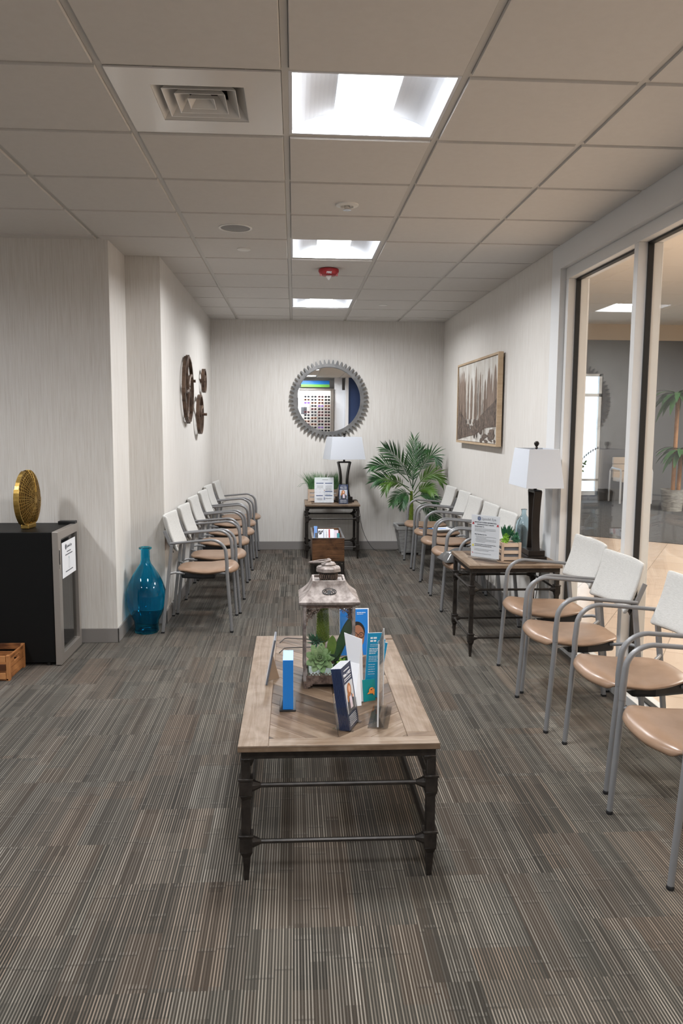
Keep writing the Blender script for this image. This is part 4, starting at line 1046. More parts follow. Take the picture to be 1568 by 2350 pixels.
def rosette(name, parent, c, axis, rad, mt, rows=4, per=7, wk=.62, thick=.35):
    g = G(); ax = Vector(axis).normalized(); a1 = ax.cross(Vector((.3, .2, 1))).normalized(); a2 = ax.cross(a1)
    for r_ in range(rows):
        u = r_ / max(1, rows - 1); el = R(12 + 62 * u); L_ = rad * (1 - .55 * u)
        for k in range(max(3, int(per - r_))):
            q = 2 * math.pi * k / max(3, int(per - r_)) + r_ * 1.1; ra = a1 * math.cos(q) + a2 * math.sin(q)
            leafshape(g, Vector(c) + ax * .006 * r_, ra * math.cos(el) + ax * math.sin(el), ax, L_, L_ * wk, thick, 1)
    return g.build(name, mt, parent, 60, sub=1)
lant = Vector((lx, ly, CT + zb))
pl = thing('succulent_arrangement', 'artificial succulent arrangement inside the metal lantern', 'plant', lant)
G().box(-.080, .080, -.078, .080, .0, .014).build('moss_base', 'succ3', pl, 0, bevel=.004)
rosette('pale_rosette', pl, (-.032, -.030, .068), (-.10, -1, .50), .066, 'succ', 5, 9, .72, .3)
rosette('small_rosette', pl, (.052, -.040, .050), (.3, -1, .5), .028, 'succ2', 3, 7)
rosette('blue_green_rosette', pl, (-.045, .0, .125), (-.2, -.6, 1), .040, 'succ3', 4, 9, .3, .4)
g = G(); r_ = random.Random(8)   # tall bristly spike
g.tube([(-.022, .01, .02), (-.020, .01, .245)], .010, 8)
for k in range(260):
    z = .12 + .15 * k / 260; q = k * 2.4; d = Vector((math.cos(q), math.sin(q), .55)); leafshape(g, (-.021, .01, z), d, (0, 0, 1), .036 - .008 * (k / 260), .012, .6)
g.build('bristly_spike', 'stem', pl, 50)
g = G()
for k, (dx, dy, h) in enumerate(((-.3, 0, .06), (.3, -.2, .062), (0, -.4, .055), (.5, .2, .05))): leafshape(g, (-.020, .01, .245), (dx, dy, 1), (0, -1, 0), h * .62, .020, .2)
g.build('spike_top_leaves', 'succ3', pl, 60)
for nm, b, d, L_, W_, mt in (('broad_leaf', (.018, .0, .05), (.45, .0, 1), .215, .062, 'leaf'), ('broad_leaf', (.028, .03, .03), (.35, .3, 1), .20, .055, 'leaf'), ('round_leaf', (.010, -.034, .075), (.05, -.1, 1), .100, .056, 'olive'), ('broad_leaf', (.02, .02, .02), (.8, -.2, .55), .10, .04, 'leaf'), ('broad_leaf', (-.02, -.01, .05), (.6, -.5, .5), .09, .045, 'leaf')):
    g = G(); leafshape(g, b, d, (0, -1, .1), L_, W_, .08, .9); g.build(nm, mt, pl, 60, sub=1)
g = G()
for k in range(22):
    q = k * 2.4; leafshape(g, (-.052, .005, .13), (math.cos(q) - .4, math.sin(q) * .8, .5 + .3 * math.sin(k)), (0, 0, 1), .045, .005, .4)
g.build('spiky_leaves', 'succ3', pl, 50)

# ---- blue block sign
t = thing('blue_counter_sign', 'narrow bright blue block sign on a black base, left of the lantern', 'sign', (-.0205, 2.795, CT))
G().box(-.0185, .0185, -.062, .062, .006, .186).build('block', 'blue', t, 0, bevel=.0008, seg=1)
G().box(-.0183, .0183, -.0618, .0618, .1862, .1868).build('pale_top', 'lightblue', t, 0)
G().box(-.030, .028, -.068, .068, 0, .006).build('base_plate', 'blackplastic', t, 0, bevel=.001)
# ---- picture frame seen from its back edge
t = thing('table_photo_frame', 'slim card frame seen edge-on with a brown easel back, at the table\'s left', 'frame', (-.108, 3.08, CT))
g = G().box(-.0035, .0035, -.065, .065, 0, .182); g.xf(Matrix.Rotation(R(11), 4, 'Y')); g.xf(Matrix.Translation((.001, 0, .0012))); g.build('panel', 'hallgrey', t, 0)
g = G().box(-.0042, -.0036, -.064, .064, 0, .182); g.xf(Matrix.Translation((.001, 0, .0012)) @ Matrix.Rotation(R(11), 4, 'Y')); g.build('picture_side', 'white', t, 0)
G().add([(.006, -.012, .001), (.050, .020, .001), (.022, -.010, .115), (.0055, -.009, .001), (.0505, .023, .001), (.0225, -.007, .115)], [(0, 1, 2), (5, 4, 3), (0, 3, 4, 1), (1, 4, 5, 2), (2, 5, 3, 0)]).build('easel_back', 'brownpaper', t, 0)
G().lathe([(.004, 0), (.004, .002), (0, .003)], 12, (.0215, -.012, .09), axis='x').build('clasp', 'steel', t)
# ---- eyeglasses lying behind the lantern
def eyeglasses(name, lab, loc, rz, mt, group=None, sc=1.0, lens='darklens', temples=True, rim=.0016):
    t = thing(name, lab, 'eyeglasses', loc, rz, group); g = G()
    for s in (-1, 1):
        g.tube([(s * .034 * sc + .025 * sc * math.cos(q), 0, .020 * sc + .019 * sc * math.sin(q)) for q in [i * math.pi / 8 for i in range(16)]], rim * sc, 6, closed=True, up=(0, 1, 0))
    g.tube([(-.010 * sc, 0, .026 * sc), (0, -.001, .029 * sc), (.010 * sc, 0, .026 * sc)], rim * sc, 6); g.build('frame_front', mt, t)
    for s in (-1, 1):
        if temples: G().tube([(s * .060 * sc, 0, .027 * sc), (s * .063 * sc, .005, .027 * sc), (s * .061 * sc, .095 * sc, .026 * sc), (s * .060 * sc, .130 * sc, .005 * sc)], rim * sc, 6).build('temple', mt, t)
        if lens: G().prism([(s * .034 * sc + .0245 * sc * math.cos(q), .020 * sc + .0185 * sc * math.sin(q)) for q in [i * math.pi / 8 for i in range(16)]], -.0006, .0006, 'y').build('lens', lens, t, 30)
    return t
t = thing('eyeglasses', 'thin black eyeglasses lying on the coffee table behind the lantern', 'eyeglasses', (.085, 3.60, CT))
for s, y0, y1 in ((-1, 3.50, 3.492), (1, 3.625, 3.655)):
    G().tube([(0, y0 - 3.60, .012), (-.115, y1 - 3.60, .012), (-.128, y1 - 3.604, .011), (-.150, y1 - 3.645, .002)], .0022, 6).build('temple', 'cable', t)
for s, y in ((-1, 3.532), (1, 3.594)):
    G().tube([(0, y - 3.60 + .026 * math.cos(q), .022 + .020 * math.sin(q)) for q in [i * math.pi / 8 for i in range(16)]], .002, 6, closed=True, up=(1, 0, 0)).build('lens_rim', 'cable', t)
    G().prism([(y - 3.60 + .025 * math.cos(q), .022 + .019 * math.sin(q)) for q in [i * math.pi / 8 for i in range(16)]], -.0005, .0005, 'x').build('lens', 'clear', t, 30)
G().tube([(0, -.044, .03), (.002, -.037, .033), (0, -.030, .03)], .002, 6).build('bridge', 'cable', t)

# ---- portrait print helpers
def portrait(parent, mtx, w_, h, kind):
    def P(nm, poly, m, z, dz=.0002): G().prism(poly, z, z + dz).xf(mtx).build(nm, m, parent, 0)
    el = lambda cx, cy, rx, ry, n=20: [(cx + rx * math.cos(2 * math.pi * i / n), cy + ry * math.sin(2 * math.pi * i / n)) for i in range(n)]
    if kind == 'face':
        P('printed_hair', el(-.005 * w_ / .13, h * .545, w_ * .30, h * .22), 'hair2', .0002)
        P('printed_neck', [(-.2 * w_, 0), (.2 * w_, 0), (.12 * w_, h * .35), (-.16 * w_, h * .35)], 'skin2', .0003); P('printed_face', el(.0, h * .44, w_ * .24, h * .25), 'skin2', .0005)
        for s in (-1, 1): G().ring(el(s * w_ * .115 + .01 * w_, h * .47, w_ * .10, h * .062), el(s * w_ * .115 + .01 * w_, h * .47, w_ * .083, h * .048), .0008, .0011).xf(mtx).build('printed_glasses', 'hair2', parent, 0); P('printed_eye', el(s * w_ * .11, h * .475, w_ * .03, h * .010), 'hair2', .0009)
        P('printed_bridge', [(-.015 * w_, h * .475), (.03 * w_, h * .475), (.03 * w_, h * .485), (-.015 * w_, h * .485)], 'hair2', .0009)
        P('printed_mouth', el(.01 * w_, h * .315, w_ * .07, h * .014), 'redplastic', .0008); P('printed_nose', [(0, h * .37), (.03 * w_, h * .37), (.012 * w_, h * .46)], 'trunk', .0008)
    else:
        P('printed_photo', [(-w_ / 2, 0), (w_ / 2, 0), (w_ / 2, h * .96), (w_ * .46, h), (-w_ * .46, h), (-w_ / 2, h * .96)], 'shade', .0002)
        P('printed_jacket', [(-.42 * w_, 0), (.40 * w_, 0), (.44 * w_, h * .35), (.16 * w_, h * .60), (-.20 * w_, h * .60), (-.40 * w_, h * .38)], 'ink', .0004)
        P('printed_shirt', [(-.10 * w_, h * .10), (.20 * w_, h * .10), (.14 * w_, h * .58), (-.10 * w_, h * .58)], 'pink', .0006)
        P('printed_hair', el(-.03 * w_, h * .74, w_ * .24, h * .23), 'hair1', .0008); P('printed_face', el(.0, h * .76, w_ * .115, h * .12), 'skin1', .0010)
        P('printed_hand', el(.33 * w_, h * .45, w_ * .08, h * .06), 'skin1', .0008); P('printed_curl', el(-.27 * w_, h * .50, w_ * .09, h * .14), 'hair1', .0008)

# ---- leaflet rack builder (local: x = width of the leaflet, +y = towards the back of the stack, cover faces -y)
def leaflet_rack(lab, loc, rz, n, lean, glab, cover_print=True, cls='leaflets in the clear rack'):
    t = thing('leaflet_holder', lab, 'leaflet holder', loc, rz); D = n * .0046 + .004; mt_ = Matrix.Rotation(R(lean), 4, 'X')
    g = G(); X = .0525
    g.box(-X, X, -.003, -.001, .0, .085).box(-X, X, D, D + .002, 0, .12).box(-X, X, -.003, D + .002, 0, .002).box(-X - .002, -X, -.003, D + .002, 0, .085).box(X, X + .002, -.003, D + .002, 0, .085)
    g.xf(mt_).build('clear_pocket', 'clear', t, 0)
    g = G().box(-X, -X + .02, -.012, D + .02, 0, .003).box(X - .02, X, -.012, D + .02, 0, .003); g.build('foot', 'clear', t, 0)
    inv = Matrix.Translation(Vector(loc)) @ Matrix.Rotation(rz, 4, 'Z')
    first = None
    for k in range(n):
        lf = thing('leaflet', (glab[0] if k == 0 else glab[1]), 'leaflet', inv @ (mt_ @ Vector((0, .0005 + k * .0046, .003))), rz, cls if k else None)
        g = G().box(-.050, .050, 0, .0020, 0, .212); g.xf(mt_).build('pages', 'white', lf, 0)
        G().box(-.0505, .0505, -.0009, -.0001, 0, .2118).box(-.0507, -.0502, -.0009, .0022, 0, .2116).xf(mt_).build('cover', 'navy', lf, 0)
        if k == 0:
            q_ = mt_ @ plane_m((0, -.0010, 0), (1, 0, 0), (0, 0, 1))
            lines('printed_text', lf, 'white', q_, [(-.028, .028, .194, .0035), (-.034, .036, .166, .0028), (-.034, .036, .160, .002)] + [(-.036, .034, .040 - .006 * i, .0022) for i in range(6)])
            text('lettering', 'Make it VIZZ', .0135, 'white', lf, q_ @ Matrix.Translation((0, .176, .0003)), bold=.0003)
            portrait(lf, q_ @ Matrix.Translation((0, .052, 0)), .082, .100, 'person')
    return t
leaflet_rack('clear acrylic rack of navy leaflets at the front of the coffee table', (.205, 2.582, CT), R(68), 8, -9,
             ('navy leaflet with a photo of a person, front of the coffee table rack', 'navy leaflet packed behind the front one in the coffee table rack'), cls='navy leaflets stacked in the coffee table rack')
# ---- white display back with easel, teal pocket and leaflets
t = thing('cardboard_display', 'white cardboard leaflet display with an easel back and teal pocket', 'display', (.245, 2.83, CT))
def slab(g, P, nrm, th): 
    n_ = Vector(nrm).normalized() * th; n = len(P); vs = [Vector(p) for p in P] + [Vector(p) + n_ for p in P]
    return g.add(vs, [tuple(range(n))[::-1], tuple(range(n, 2 * n))] + [(i, (i + 1) % n, n + (i + 1) % n, n + i) for i in range(n)])
O_ = Vector((.245, 2.83, CT)); P3 = lambda *L: [Vector(p) - O_ for p in L]
slab(G(), P3((.256, 2.822, CT), (.219, 2.806, CT), (.185, 2.846, .722), (.250, 2.822, .702)), (.3, 1, 0), .002).build('back_panel', 'white', t, 0)
slab(G(), P3((.246, 2.776, CT + .001), (.219, 2.766, CT + .001), (.196, 2.824, .620), (.240, 2.812, .612)), (.3, 1, 0), .0012).build('easel_leg', 'white', t, 0)
slab(G(), P3((.258, 2.816, CT), (.303, 2.832, CT), (.300, 2.836, .547), (.252, 2.820, .549)), (-.3, 1, 0), .002).build('pocket', 'tealgreen', t, 0)
pm = plane_m(tuple(P3((.288, 2.8262, .505))[0]), (.942, .335, 0), (0, .05, 1))
g = G().prism(circ(.0115, 16, (0, .002)), 0, .0008); g.prism([(-.011, -.002), (-.018, -.010), (-.006, -.009)], 0, .0008).prism([(.003, -.008), (.010, -.018), (.012, -.004)], 0, .0008); g.xf(pm).build('orange_fish', 'orange', t, 0)
G().prism(circ(.0028, 10, (-.002, .006)), .0009, .0013).xf(pm).build('fish_eye', 'ink', t, 0); G().prism(circ(.002, 10, (.005, .009)), .0009, .0013).xf(pm).build('fish_eye', 'ink', t, 0)
for k in range(4):
    dx = .0045 * k; b0 = Vector((.262 + dx * .6, 2.834 + .006 * k, .475)); lab = 'teal leaflet with white print in the pocket of the cardboard display' if k == 0 else 'teal leaflet fanned out behind the front one in the cardboard display'
    lf = thing('leaflet', lab, 'leaflet', b0, 0, 'fanned teal leaflets' if k else None)
    up_ = Vector((.055 + .045 * k, .06 + .03 * k, 1)).normalized(); rt = Vector((.93, .36, 0)); rt = (rt - up_ * rt.dot(up_)).normalized(); q_ = plane_m((0, 0, 0), rt, up_); W2 = .058 if k == 0 else .050
    G().box(-.002, W2, 0, .245 - .012 * k, -.0016, -.0004).xf(q_).build('paper', 'white', lf, 0)
    G().box(-.002, W2 - .0006, 0, .2435 - .012 * k, -.0004, 0).xf(q_).build('teal_front', 'teal', lf, 0)
    if k == 0:
        lines('printed_text', lf, 'white', q_, [(.010, .040, .222, .006), (.010, .034, .211, .006)] + [(.010, .050, .200 - .006 * i, .0012) for i in range(2)] + [(.008, .046 - .004 * i, .184 - .006 * i, .0022) for i in range(4)] + [(.008, .044, .155 - .006 * i, .0012) for i in range(4)] + [(.008, .036, .125 - .009 * i, .0012) for i in range(5)])
        g = G().ring(circ(.0058, 16, (.047, .209)), circ(.0040, 16, (.047, .209)), .0001, .0005); g.box(.042, .053, .200, .202, .0001, .0005); g.xf(q_).build('printed_logo', 'white', lf, 0)
# ---- clear acrylic sign holder, edge towards the camera
t = thing('acrylic_sign_holder', 'empty clear acrylic sign holder seen edge-on, right of the leaflets', 'sign holder', (.302, 2.66, CT), R(-11))
G().box(-.0016, .0016, -.105, .105, .006, .2905).build('double_sheet', 'clear', t, 0)
for s in (-1, 1): G().box(-.0022, .003, s * .105 - .0012, s * .105 + .0012, .006, .2915).build('polished_edge', mat('acrylic_edge', (.62, .63, .64), .3), t, 0)
G().box(-.034, .034, -.107, .107, 0, .005).build('base', 'clear', t, 0)
g = G().add([(-.020, -.104, .005), (.020, -.104, .005), (.004, -.104, .042), (-.004, -.104, .042), (-.020, .104, .005), (.020, .104, .005), (.004, .104, .042), (-.004, .104, .042)], [(0, 1, 2, 3), (7, 6, 5, 4), (0, 4, 5, 1), (1, 5, 6, 2), (2, 6, 7, 3), (3, 7, 4, 0)]); g.build('wedge_foot', 'clear', t, 0)
# ---- blue portrait card behind the lantern
t = thing('portrait_card', 'blue counter card with a face in black glasses behind the lantern', 'display card', (.268, 3.40, CT), R(3))
W2, Hh = .130, .208; mt_ = Matrix.Rotation(R(-7), 4, 'X')
G().box(-W2 / 2, W2 / 2, 0, .006, 0, Hh).xf(mt_).build('card', 'white', t, 0, bevel=.0005, seg=1); G().box(-W2 / 2 + .001, W2 / 2 - .005, -.0008, 0, .002, Hh - .003).xf(mt_).build('blue_print', 'blue', t, 0)
q_ = mt_ @ plane_m((0, -.0009, 0), (1, 0, 0), (0, 0, 1))
portrait(t, q_ @ Matrix.Translation((.016, -.006, 0)), .120, .205, 'face'); lines('printed_text', t, 'white', q_, [(.012, .050, .188, .003), (.012, .040, .182, .002)])
text('lettering', 'K', .018, 'white', t, q_ @ Matrix.Translation((-.012, .184, .0003)))
G().bar(mt_ @ Vector((0, .006, .12)), (0, .075, .002), .05, .0015, (0, 0, 1)).build('easel_leg', 'white', t, 0)

# ================================================================== ON THE RIGHT SIDE TABLE
o = Vector((1.262, 5.110, ST)); ang = math.atan2(5.023 - 5.195, 1.343 - 1.177)
t = thing('policy_notice', 'white insurance policy notice in a clear stand on the side table', 'notice', o, ang)
q_ = plane_m((0, -.0016, 0), (1, 0, 0), (0, 0, 1))
G().box(-.108, .108, -.0012, .0008, .010, .290).build('paper', 'white', t, 0)
G().box(-.110, .110, -.0034, -.0022, .006, .293).build('clear_front', 'clear', t, 0); G().box(-.112, .112, -.030, .030, 0, .006).build('base', 'clear', t, 0); G().box(-.112, .112, -.033, -.028, 0, .009).build('bright_edge', 'chrome', t, 0)
emblem(t, q_, -.048, .266, .013); text('lettering', 'Spindel Eye', .024, 'greyink', t, q_ @ Matrix.Translation((.026, .259, .0004)))
text('lettering', 'IMPORTANT PATIENT INFORMATION', .0098, 'ink', t, q_ @ Matrix.Translation((0, .2385, .0004)), bold=.0002)
text('lettering', 'INSURANCE POLICY UPDATE', .0098, 'ink', t, q_ @ Matrix.Translation((0, .224, .0004)), bold=.0002)
text('lettering', 'Starting October 1st,', .0085, 'ink', t, q_ @ Matrix.Translation((-.082, .211, .0004)), 'LEFT', bold=.0002)
lines('printed_text', t, 'greyink', q_, [(-.082, .080, .199, .0028), (-.082, .080, .190, .0028), (-.082, .005, .181, .0028)] + [(-.074, .084, .146, .0026), (-.068, .01, .137, .0026), (-.074, .084, .128, .0026), (-.074, .084, .119, .0026), (-.068, .0, .110, .0026)] + [(-.082, .07, .062, .0026), (-.082, .03, .053, .0026), (-.082, .05, .032, .0026)])
text('lettering', 'What This Means For You:', .0085, 'ink', t, q_ @ Matrix.Translation((-.082, .158, .0004)), 'LEFT', bold=.0002)
lines('printed_warning', t, 'ink', q_, [(-.080, .084, .093, .0034), (-.080, .05, .083, .0034)])
G().prism([(-.101, .080), (-.084, .080), (-.0925, .096)], .0001, .0008).xf(q_).build('warning_triangle', 'yellowink', t, 0)
for x, y in ((-.094, .232), (.094, .228)):
    g = G().box(x - .009, x + .009, y - .006, y - .002, .0001, .0007); g.prism([(x - .006, y - .002), (x + .006, y - .002), (x + .005, y + .006), (x, y + .009), (x - .005, y + .006)], .0001, .0006)
    for q in (40, 90, 140): g.bar((x + .011 * math.cos(R(q)), y + .002 + .010 * math.sin(R(q)), .0004), (x + .015 * math.cos(R(q)), y + .002 + .014 * math.sin(R(q)), .0004), .0012, .0005)
    g.xf(q_).build('siren_icon', 'redink', t, 0)
G().bar((-.099, .039, .0004), (-.090, .032, .0004), .004, .0005, (0, 0, 1)).xf(q_).build('phone_icon', 'redink', t, 0)

# crate of succulents
t = thing('succulent_planter', 'small pale wooden crate of green succulents beside the notice', 'plant', (1.418, 5.094, ST)); c = .057; hh = .121
for sx in (-1, 1):
    for sy in (-1, 1): G().box(sx * c - .008, sx * c + .008, sy * c - .008, sy * c + .008, 0, hh, d=(.5, 99, rnd.random())).build('corner_post', 'pine', t, 0, bevel=.0008)
for z0_, z1_ in ((.006, .028), (.040, .062), (.096, .120)) if False else ((.004, .026), (.046, .068), (.092, .118)):
    for s in (-1, 1):
        G().box(-c, c, s * c - .005, s * c + .005, z0_, z1_, d=(rnd.random(), 0, rnd.random())).build('slat', 'pine', t, 0, bevel=.0008); G().box(s * c - .005, s * c + .005, -c, c, z0_, z1_, d=(rnd.random(), 0, rnd.random())).build('slat', 'pine', t, 0, bevel=.0008)
G().box(-c + .005, c - .005, -c + .005, c - .005, .004, .105).build('liner', 'hallgrey', t, 0)
g = G()
for k in range(16):
    q = k * 2.4; rr = .15 + .35 * (k / 16); leafshape(g, (-.020, .005, .10), (rr * math.cos(q), rr * math.sin(q) * .8, 1), (.1, -1, 0), .135 - .02 * (k / 16), .015, .5)
g.build('aloe_spikes', 'succ3', t, 60)
rosette('lime_succulent', t, (-.036, -.036, .128), (-.2, -.7, .8), .034, 'succ2', 5, 8, .55)
rosette('lime_succulent', t, (-.028, -.030, .155), (-.1, -.4, 1), .026, 'succ2', 4, 7, .6)
rosette('dark_green_rosette', t, (.030, -.030, .132), (.2, -.7, .8), .040, 'succ3', 5, 12, .4)
rosette('dark_green_rosette', t, (.040, .010, .150), (.5, -.3, 1), .034, 'succ3', 5, 10, .45)
rosette('dark_green_rosette', t, (.015, .0, .160), (.0, -.5, 1), .026, 'succ3', 4, 9, .5)
rosette('small_lime_bud', t, (.020, .015, .178), (.0, -.4, 1), .020, 'succ2', 3, 6, .5)
# bottle
t = thing('glass_bottle_vase', 'clear pale blue glass bottle behind the lamp on the side table', 'bottle', (1.592, 5.365, ST + .0005))
pr = [(.02, .003), (.048, 0), (.052, .006), (.053, .03), (.056, .06), (.058, .15), (.057, .19), (.048, .225), (.030, .250), (.019, .262), (.017, .275), (.017, .296), (.022, .302), (.018, .305), (.0145, .300), (.0145, .262), (.026, .248), (.044, .223), (.053, .19), (.054, .15), (.052, .06), (.049, .03), (.047, .010), (.02, .012)]
g = G().lathe(pr, 32, cap=False); n = 32
g.add([(0, 0, .003)] + [tuple(g.v[k]) for k in range(n)], [(0, 1 + (k + 1) % n, 1 + k) for k in range(n)]); g.add([(0, 0, .012)] + [tuple(g.v[(len(pr) - 1) * n + k]) for k in range(n)], [(0, 1 + k, 1 + (k + 1) % n) for k in range(n)])
g.build('glass_body', 'bottle', t, 60)

# ================================================================== ON THE END TABLE
t = thing('grass_planter', 'whitewashed wooden crate of tall artificial grass behind the standing sheet', 'plant', (.330, 8.985, BT)); X, Y = .160, .055
for z0_, z1_ in ((.004, .038), (.056, .084), (.102, .136)):
    for s in (-1, 1): G().box(-X, X, s * Y - .005, s * Y + .005, z0_, z1_, d=(.4 + rnd.random() * .3, 0, rnd.random())).build('slat', 'pine', t, 0); G().box(s * X - .005, s * X + .005, -Y, Y, z0_, z1_, d=(.5, 0, .2)).build('slat', 'pine', t, 0)
for sx in (-1, 1):
    for sy in (-1, 1): G().box(sx * X - .010, sx * X + .010, sy * Y - .008, sy * Y + .008, 0, .138, d=(.6, 99, .4)).build('corner_post', 'pine', t, 0)
G().box(-X + .006, X - .006, -Y + .006, Y - .006, .004, .120).build('liner', 'white', t, 0)
g = G(); r_ = random.Random(11)
for k in range(620):
    x = r_.uniform(-X + .01, X - .01); y = r_.uniform(-Y + .01, Y - .01); ex = x / X; h = r_.uniform(.12, .235); dx = r_.gauss(ex * .06, .040) * 1.2; dy = r_.gauss(-.01, .02)
    b = Vector((x, y, .115)); m1 = b + Vector((dx * .3, dy * .3, h * .55)); e1 = b + Vector((dx, dy, h)); w_ = Vector((.0021, 0, 0))
    if e1.y > .20: e1.y = .2
    if e1.x > .15 and e1.z > .2: e1.x = .15 + .2 * (e1.x - .15)
    g.add([b - w_, b + w_, m1 + w_ * .8, m1 - w_ * .8, e1], [(0, 1, 2, 3), (3, 2, 4)])
for k in range(14):
    s = r_.choice((-1, 1)); x = s * r_.uniform(.10, .15); b = Vector((x, r_.uniform(-.04, 0), .115)); q = [b, b + Vector((s * .05, 0, .09)), b + Vector((s * .11, -.01, .085)), b + Vector((s * .15, -.01, .045))]
    for i in range(3): g.bar(q[i], q[i + 1], .0022, .001)
g.build('grass', 'grass', t, 0)
t = thing('information_sheet', 'white information sheet with dark blue bars standing on the end table', 'notice', (.3365, 8.758, BT))
mt_ = Matrix.Rotation(R(-6), 4, 'X'); q_ = mt_ @ plane_m((0, -.0022, 0), (1, 0, 0), (0, 0, 1))
G().box(-.107, .107, -.0012, .001, .004, .283).xf(mt_).build('paper', 'white', t, 0); G().box(-.109, .109, -.0034, -.0026, .002, .285).xf(mt_).build('clear_front', 'clear', t, 0); G().box(-.109, .109, -.02, .05, 0, .003).build('base', 'clear', t, 0)
lines('printed_text', t, 'greyink', q_, [(-.02, .045, .255, .006)] + [(.015, .085, .19 - .008 * i, .0024) for i in range(8)] + [(-.08, -.01, .19 - .008 * i, .0024) for i in range(4)] + [(-.08, -.02, .052 - .007 * i, .0024) for i in range(4)] + [(.015, .085, .052 - .007 * i, .0024) for i in range(2)] + [(.015, .07, .10 - .007 * i, .0024) for i in range(2)])
g = G()
for x0, x1, y in ((-.088, -.006, .214), (.010, .092, .214), (.010, .092, .122), (-.088, -.014, .077), (.010, .092, .077)): g.box(x0, x1, y, y + .008, .0001, .0006)
g.xf(q_).build('blue_bars', 'blueink', t, 0)
g = G().prism(circ(.005, 12, (.003, .140)), .0001, .0006); g.xf(q_).build('figure_head', 'hair1', t, 0)
g = G().box(-.003, .009, .060, .134, .0001, .0006); g.xf(q_).build('figure_coat', 'shade', t, 0)
g = G().box(-.003, .002, .033, .060, .0001, .0006).box(.005, .010, .033, .060, .0001, .0006); g.xf(q_).build('figure_legs', 'blueink', t, 0)
leaflet_rack('clear acrylic leaflet rack in front of the lamp on the end table', (.545, 8.635, BT), R(2), 3, -6,
             ('navy leaflet with a photo of a person, on the end table', 'navy leaflet behind the front one in the end table rack'), cls='navy leaflets in the end table rack')

# ================================================================== ON THE CHAIR SEATS
for k, (x, y, r0, lab) in enumerate(((1.245, 7.575, 78, 'blue and silver pen at the front edge of the chair seat'), (1.330, 7.560, 70, 'blue pen beside the folded paper on the chair seat'))):
    t = thing('pen', lab, 'pen', (x, y, .466), R(r0))
    G().tube([(0, -.05, .0045), (0, .03, .0045)], .0045, 8).build('barrel', 'blue' if k else 'blueink', t); G().tube([(0, -.072, .0045), (0, -.05, .0045)], [.0012, .004], 8).build('tip', 'chrome', t); G().box(-.0012, .0012, -.01, .03, .009, .0105).build('clip', 'chrome', t, 0)
t = thing('folded_paper', 'white printed paper lying on the armchair seat beside the pens', 'paper', (1.435, 7.56, .466), R(8))
G().add([(-.08, -.10, .002), (.07, -.09, .002), (.09, .10, .002), (-.07, .09, .002), (-.08, -.10, .006), (.07, -.09, .012), (.09, .10, .008), (-.07, .09, .006)], [(3, 2, 1, 0), (4, 5, 6, 7), (0, 1, 5, 4), (1, 2, 6, 5), (2, 3, 7, 6), (3, 0, 4, 7)]).build('sheet', 'white', t, 0)
G().box(-.04, .04, -.04, .0, .0085, .0092).build('printed_block', 'lightblue', t, 0)
g = G(); n = 16; r_ = random.Random(4); vs = []; fs = []
for j in range(n + 1):
    for i in range(n + 1):
        u, v = i / n * 2 - 1, j / n * 2 - 1; h = .088 * (1 - u ** 4) ** .7 * (1 - v ** 4) ** .7 * (.85 + .15 * math.sin(u * 5 + v * 3)) + .006 * r_.random(); vs.append((u * .165, v * .120 * (1 + .08 * math.sin(u * 4)), h))
W_ = n + 1; off = len(vs); vs += [(x, y, 0) for x, y, z in vs]
for j in range(n):
    for i in range(n): p = j * W_ + i; fs += [(p, p + 1, p + W_ + 1, p + W_), (off + p, off + p + W_, off + p + W_ + 1, off + p + 1)]
for i in range(n): fs += [(i, off + i, off + i + 1, i + 1), (n * W_ + i, n * W_ + i + 1, off + n * W_ + i + 1, off + n * W_ + i), (i * W_, (i + 1) * W_, off + (i + 1) * W_, off + i * W_), (i * W_ + n, off + i * W_ + n, off + (i + 1) * W_ + n, (i + 1) * W_ + n)]
g.add(vs, fs); o = g.build('plastic_bag', 'foil', None, 60, loc=(1.275, 5.86, .464)); o.rotation_euler = (0, 0, R(6)); tag(o, 'crumpled shiny grey bag lying on the armchair behind the side table', 'bag')

# ================================================================== IN THE CORRIDOR
t = thing('corridor_chair', 'cream padded armchair with pale metal arms beyond the glass', 'chair', (6.42, 14.75, 0))
G().box(-.26, .26, -.24, .22, .40, .48).build('seat', 'creamvinyl', t, 0, bevel=.02, seg=3)
g = G()
for k in range(3): g.box(-.26, .26, .20, .27, .46 + .135 * k, .59 + .135 * k)
g.build('backrest', 'creamvinyl', t, 0, bevel=.012, seg=3)
for s in (-1, 1):
    G().tube([(s * .30, -.27, 0), (s * .30, -.27, .60), (s * .30, -.24, .645), (s * .30, .16, .66), (s * .30, .24, .60), (s * .30, .26, 0)], .018, 8).build('arm_frame', 'palemetal', t)
G().tube([(-.30, -.1, .42), (.30, -.1, .42)], .012, 8).build('crossbar', 'palemetal', t)
t = thing('corridor_palm', 'tall broad-leaved potted plant against the grey corridor wall', 'plant', (6.55, 13.3, 0))
G().lathe([(.16, 0), (.20, .36), (.21, .38), (.19, .38), (.18, .34), (0, .34)], 24).build('pot', 'concrete', t)
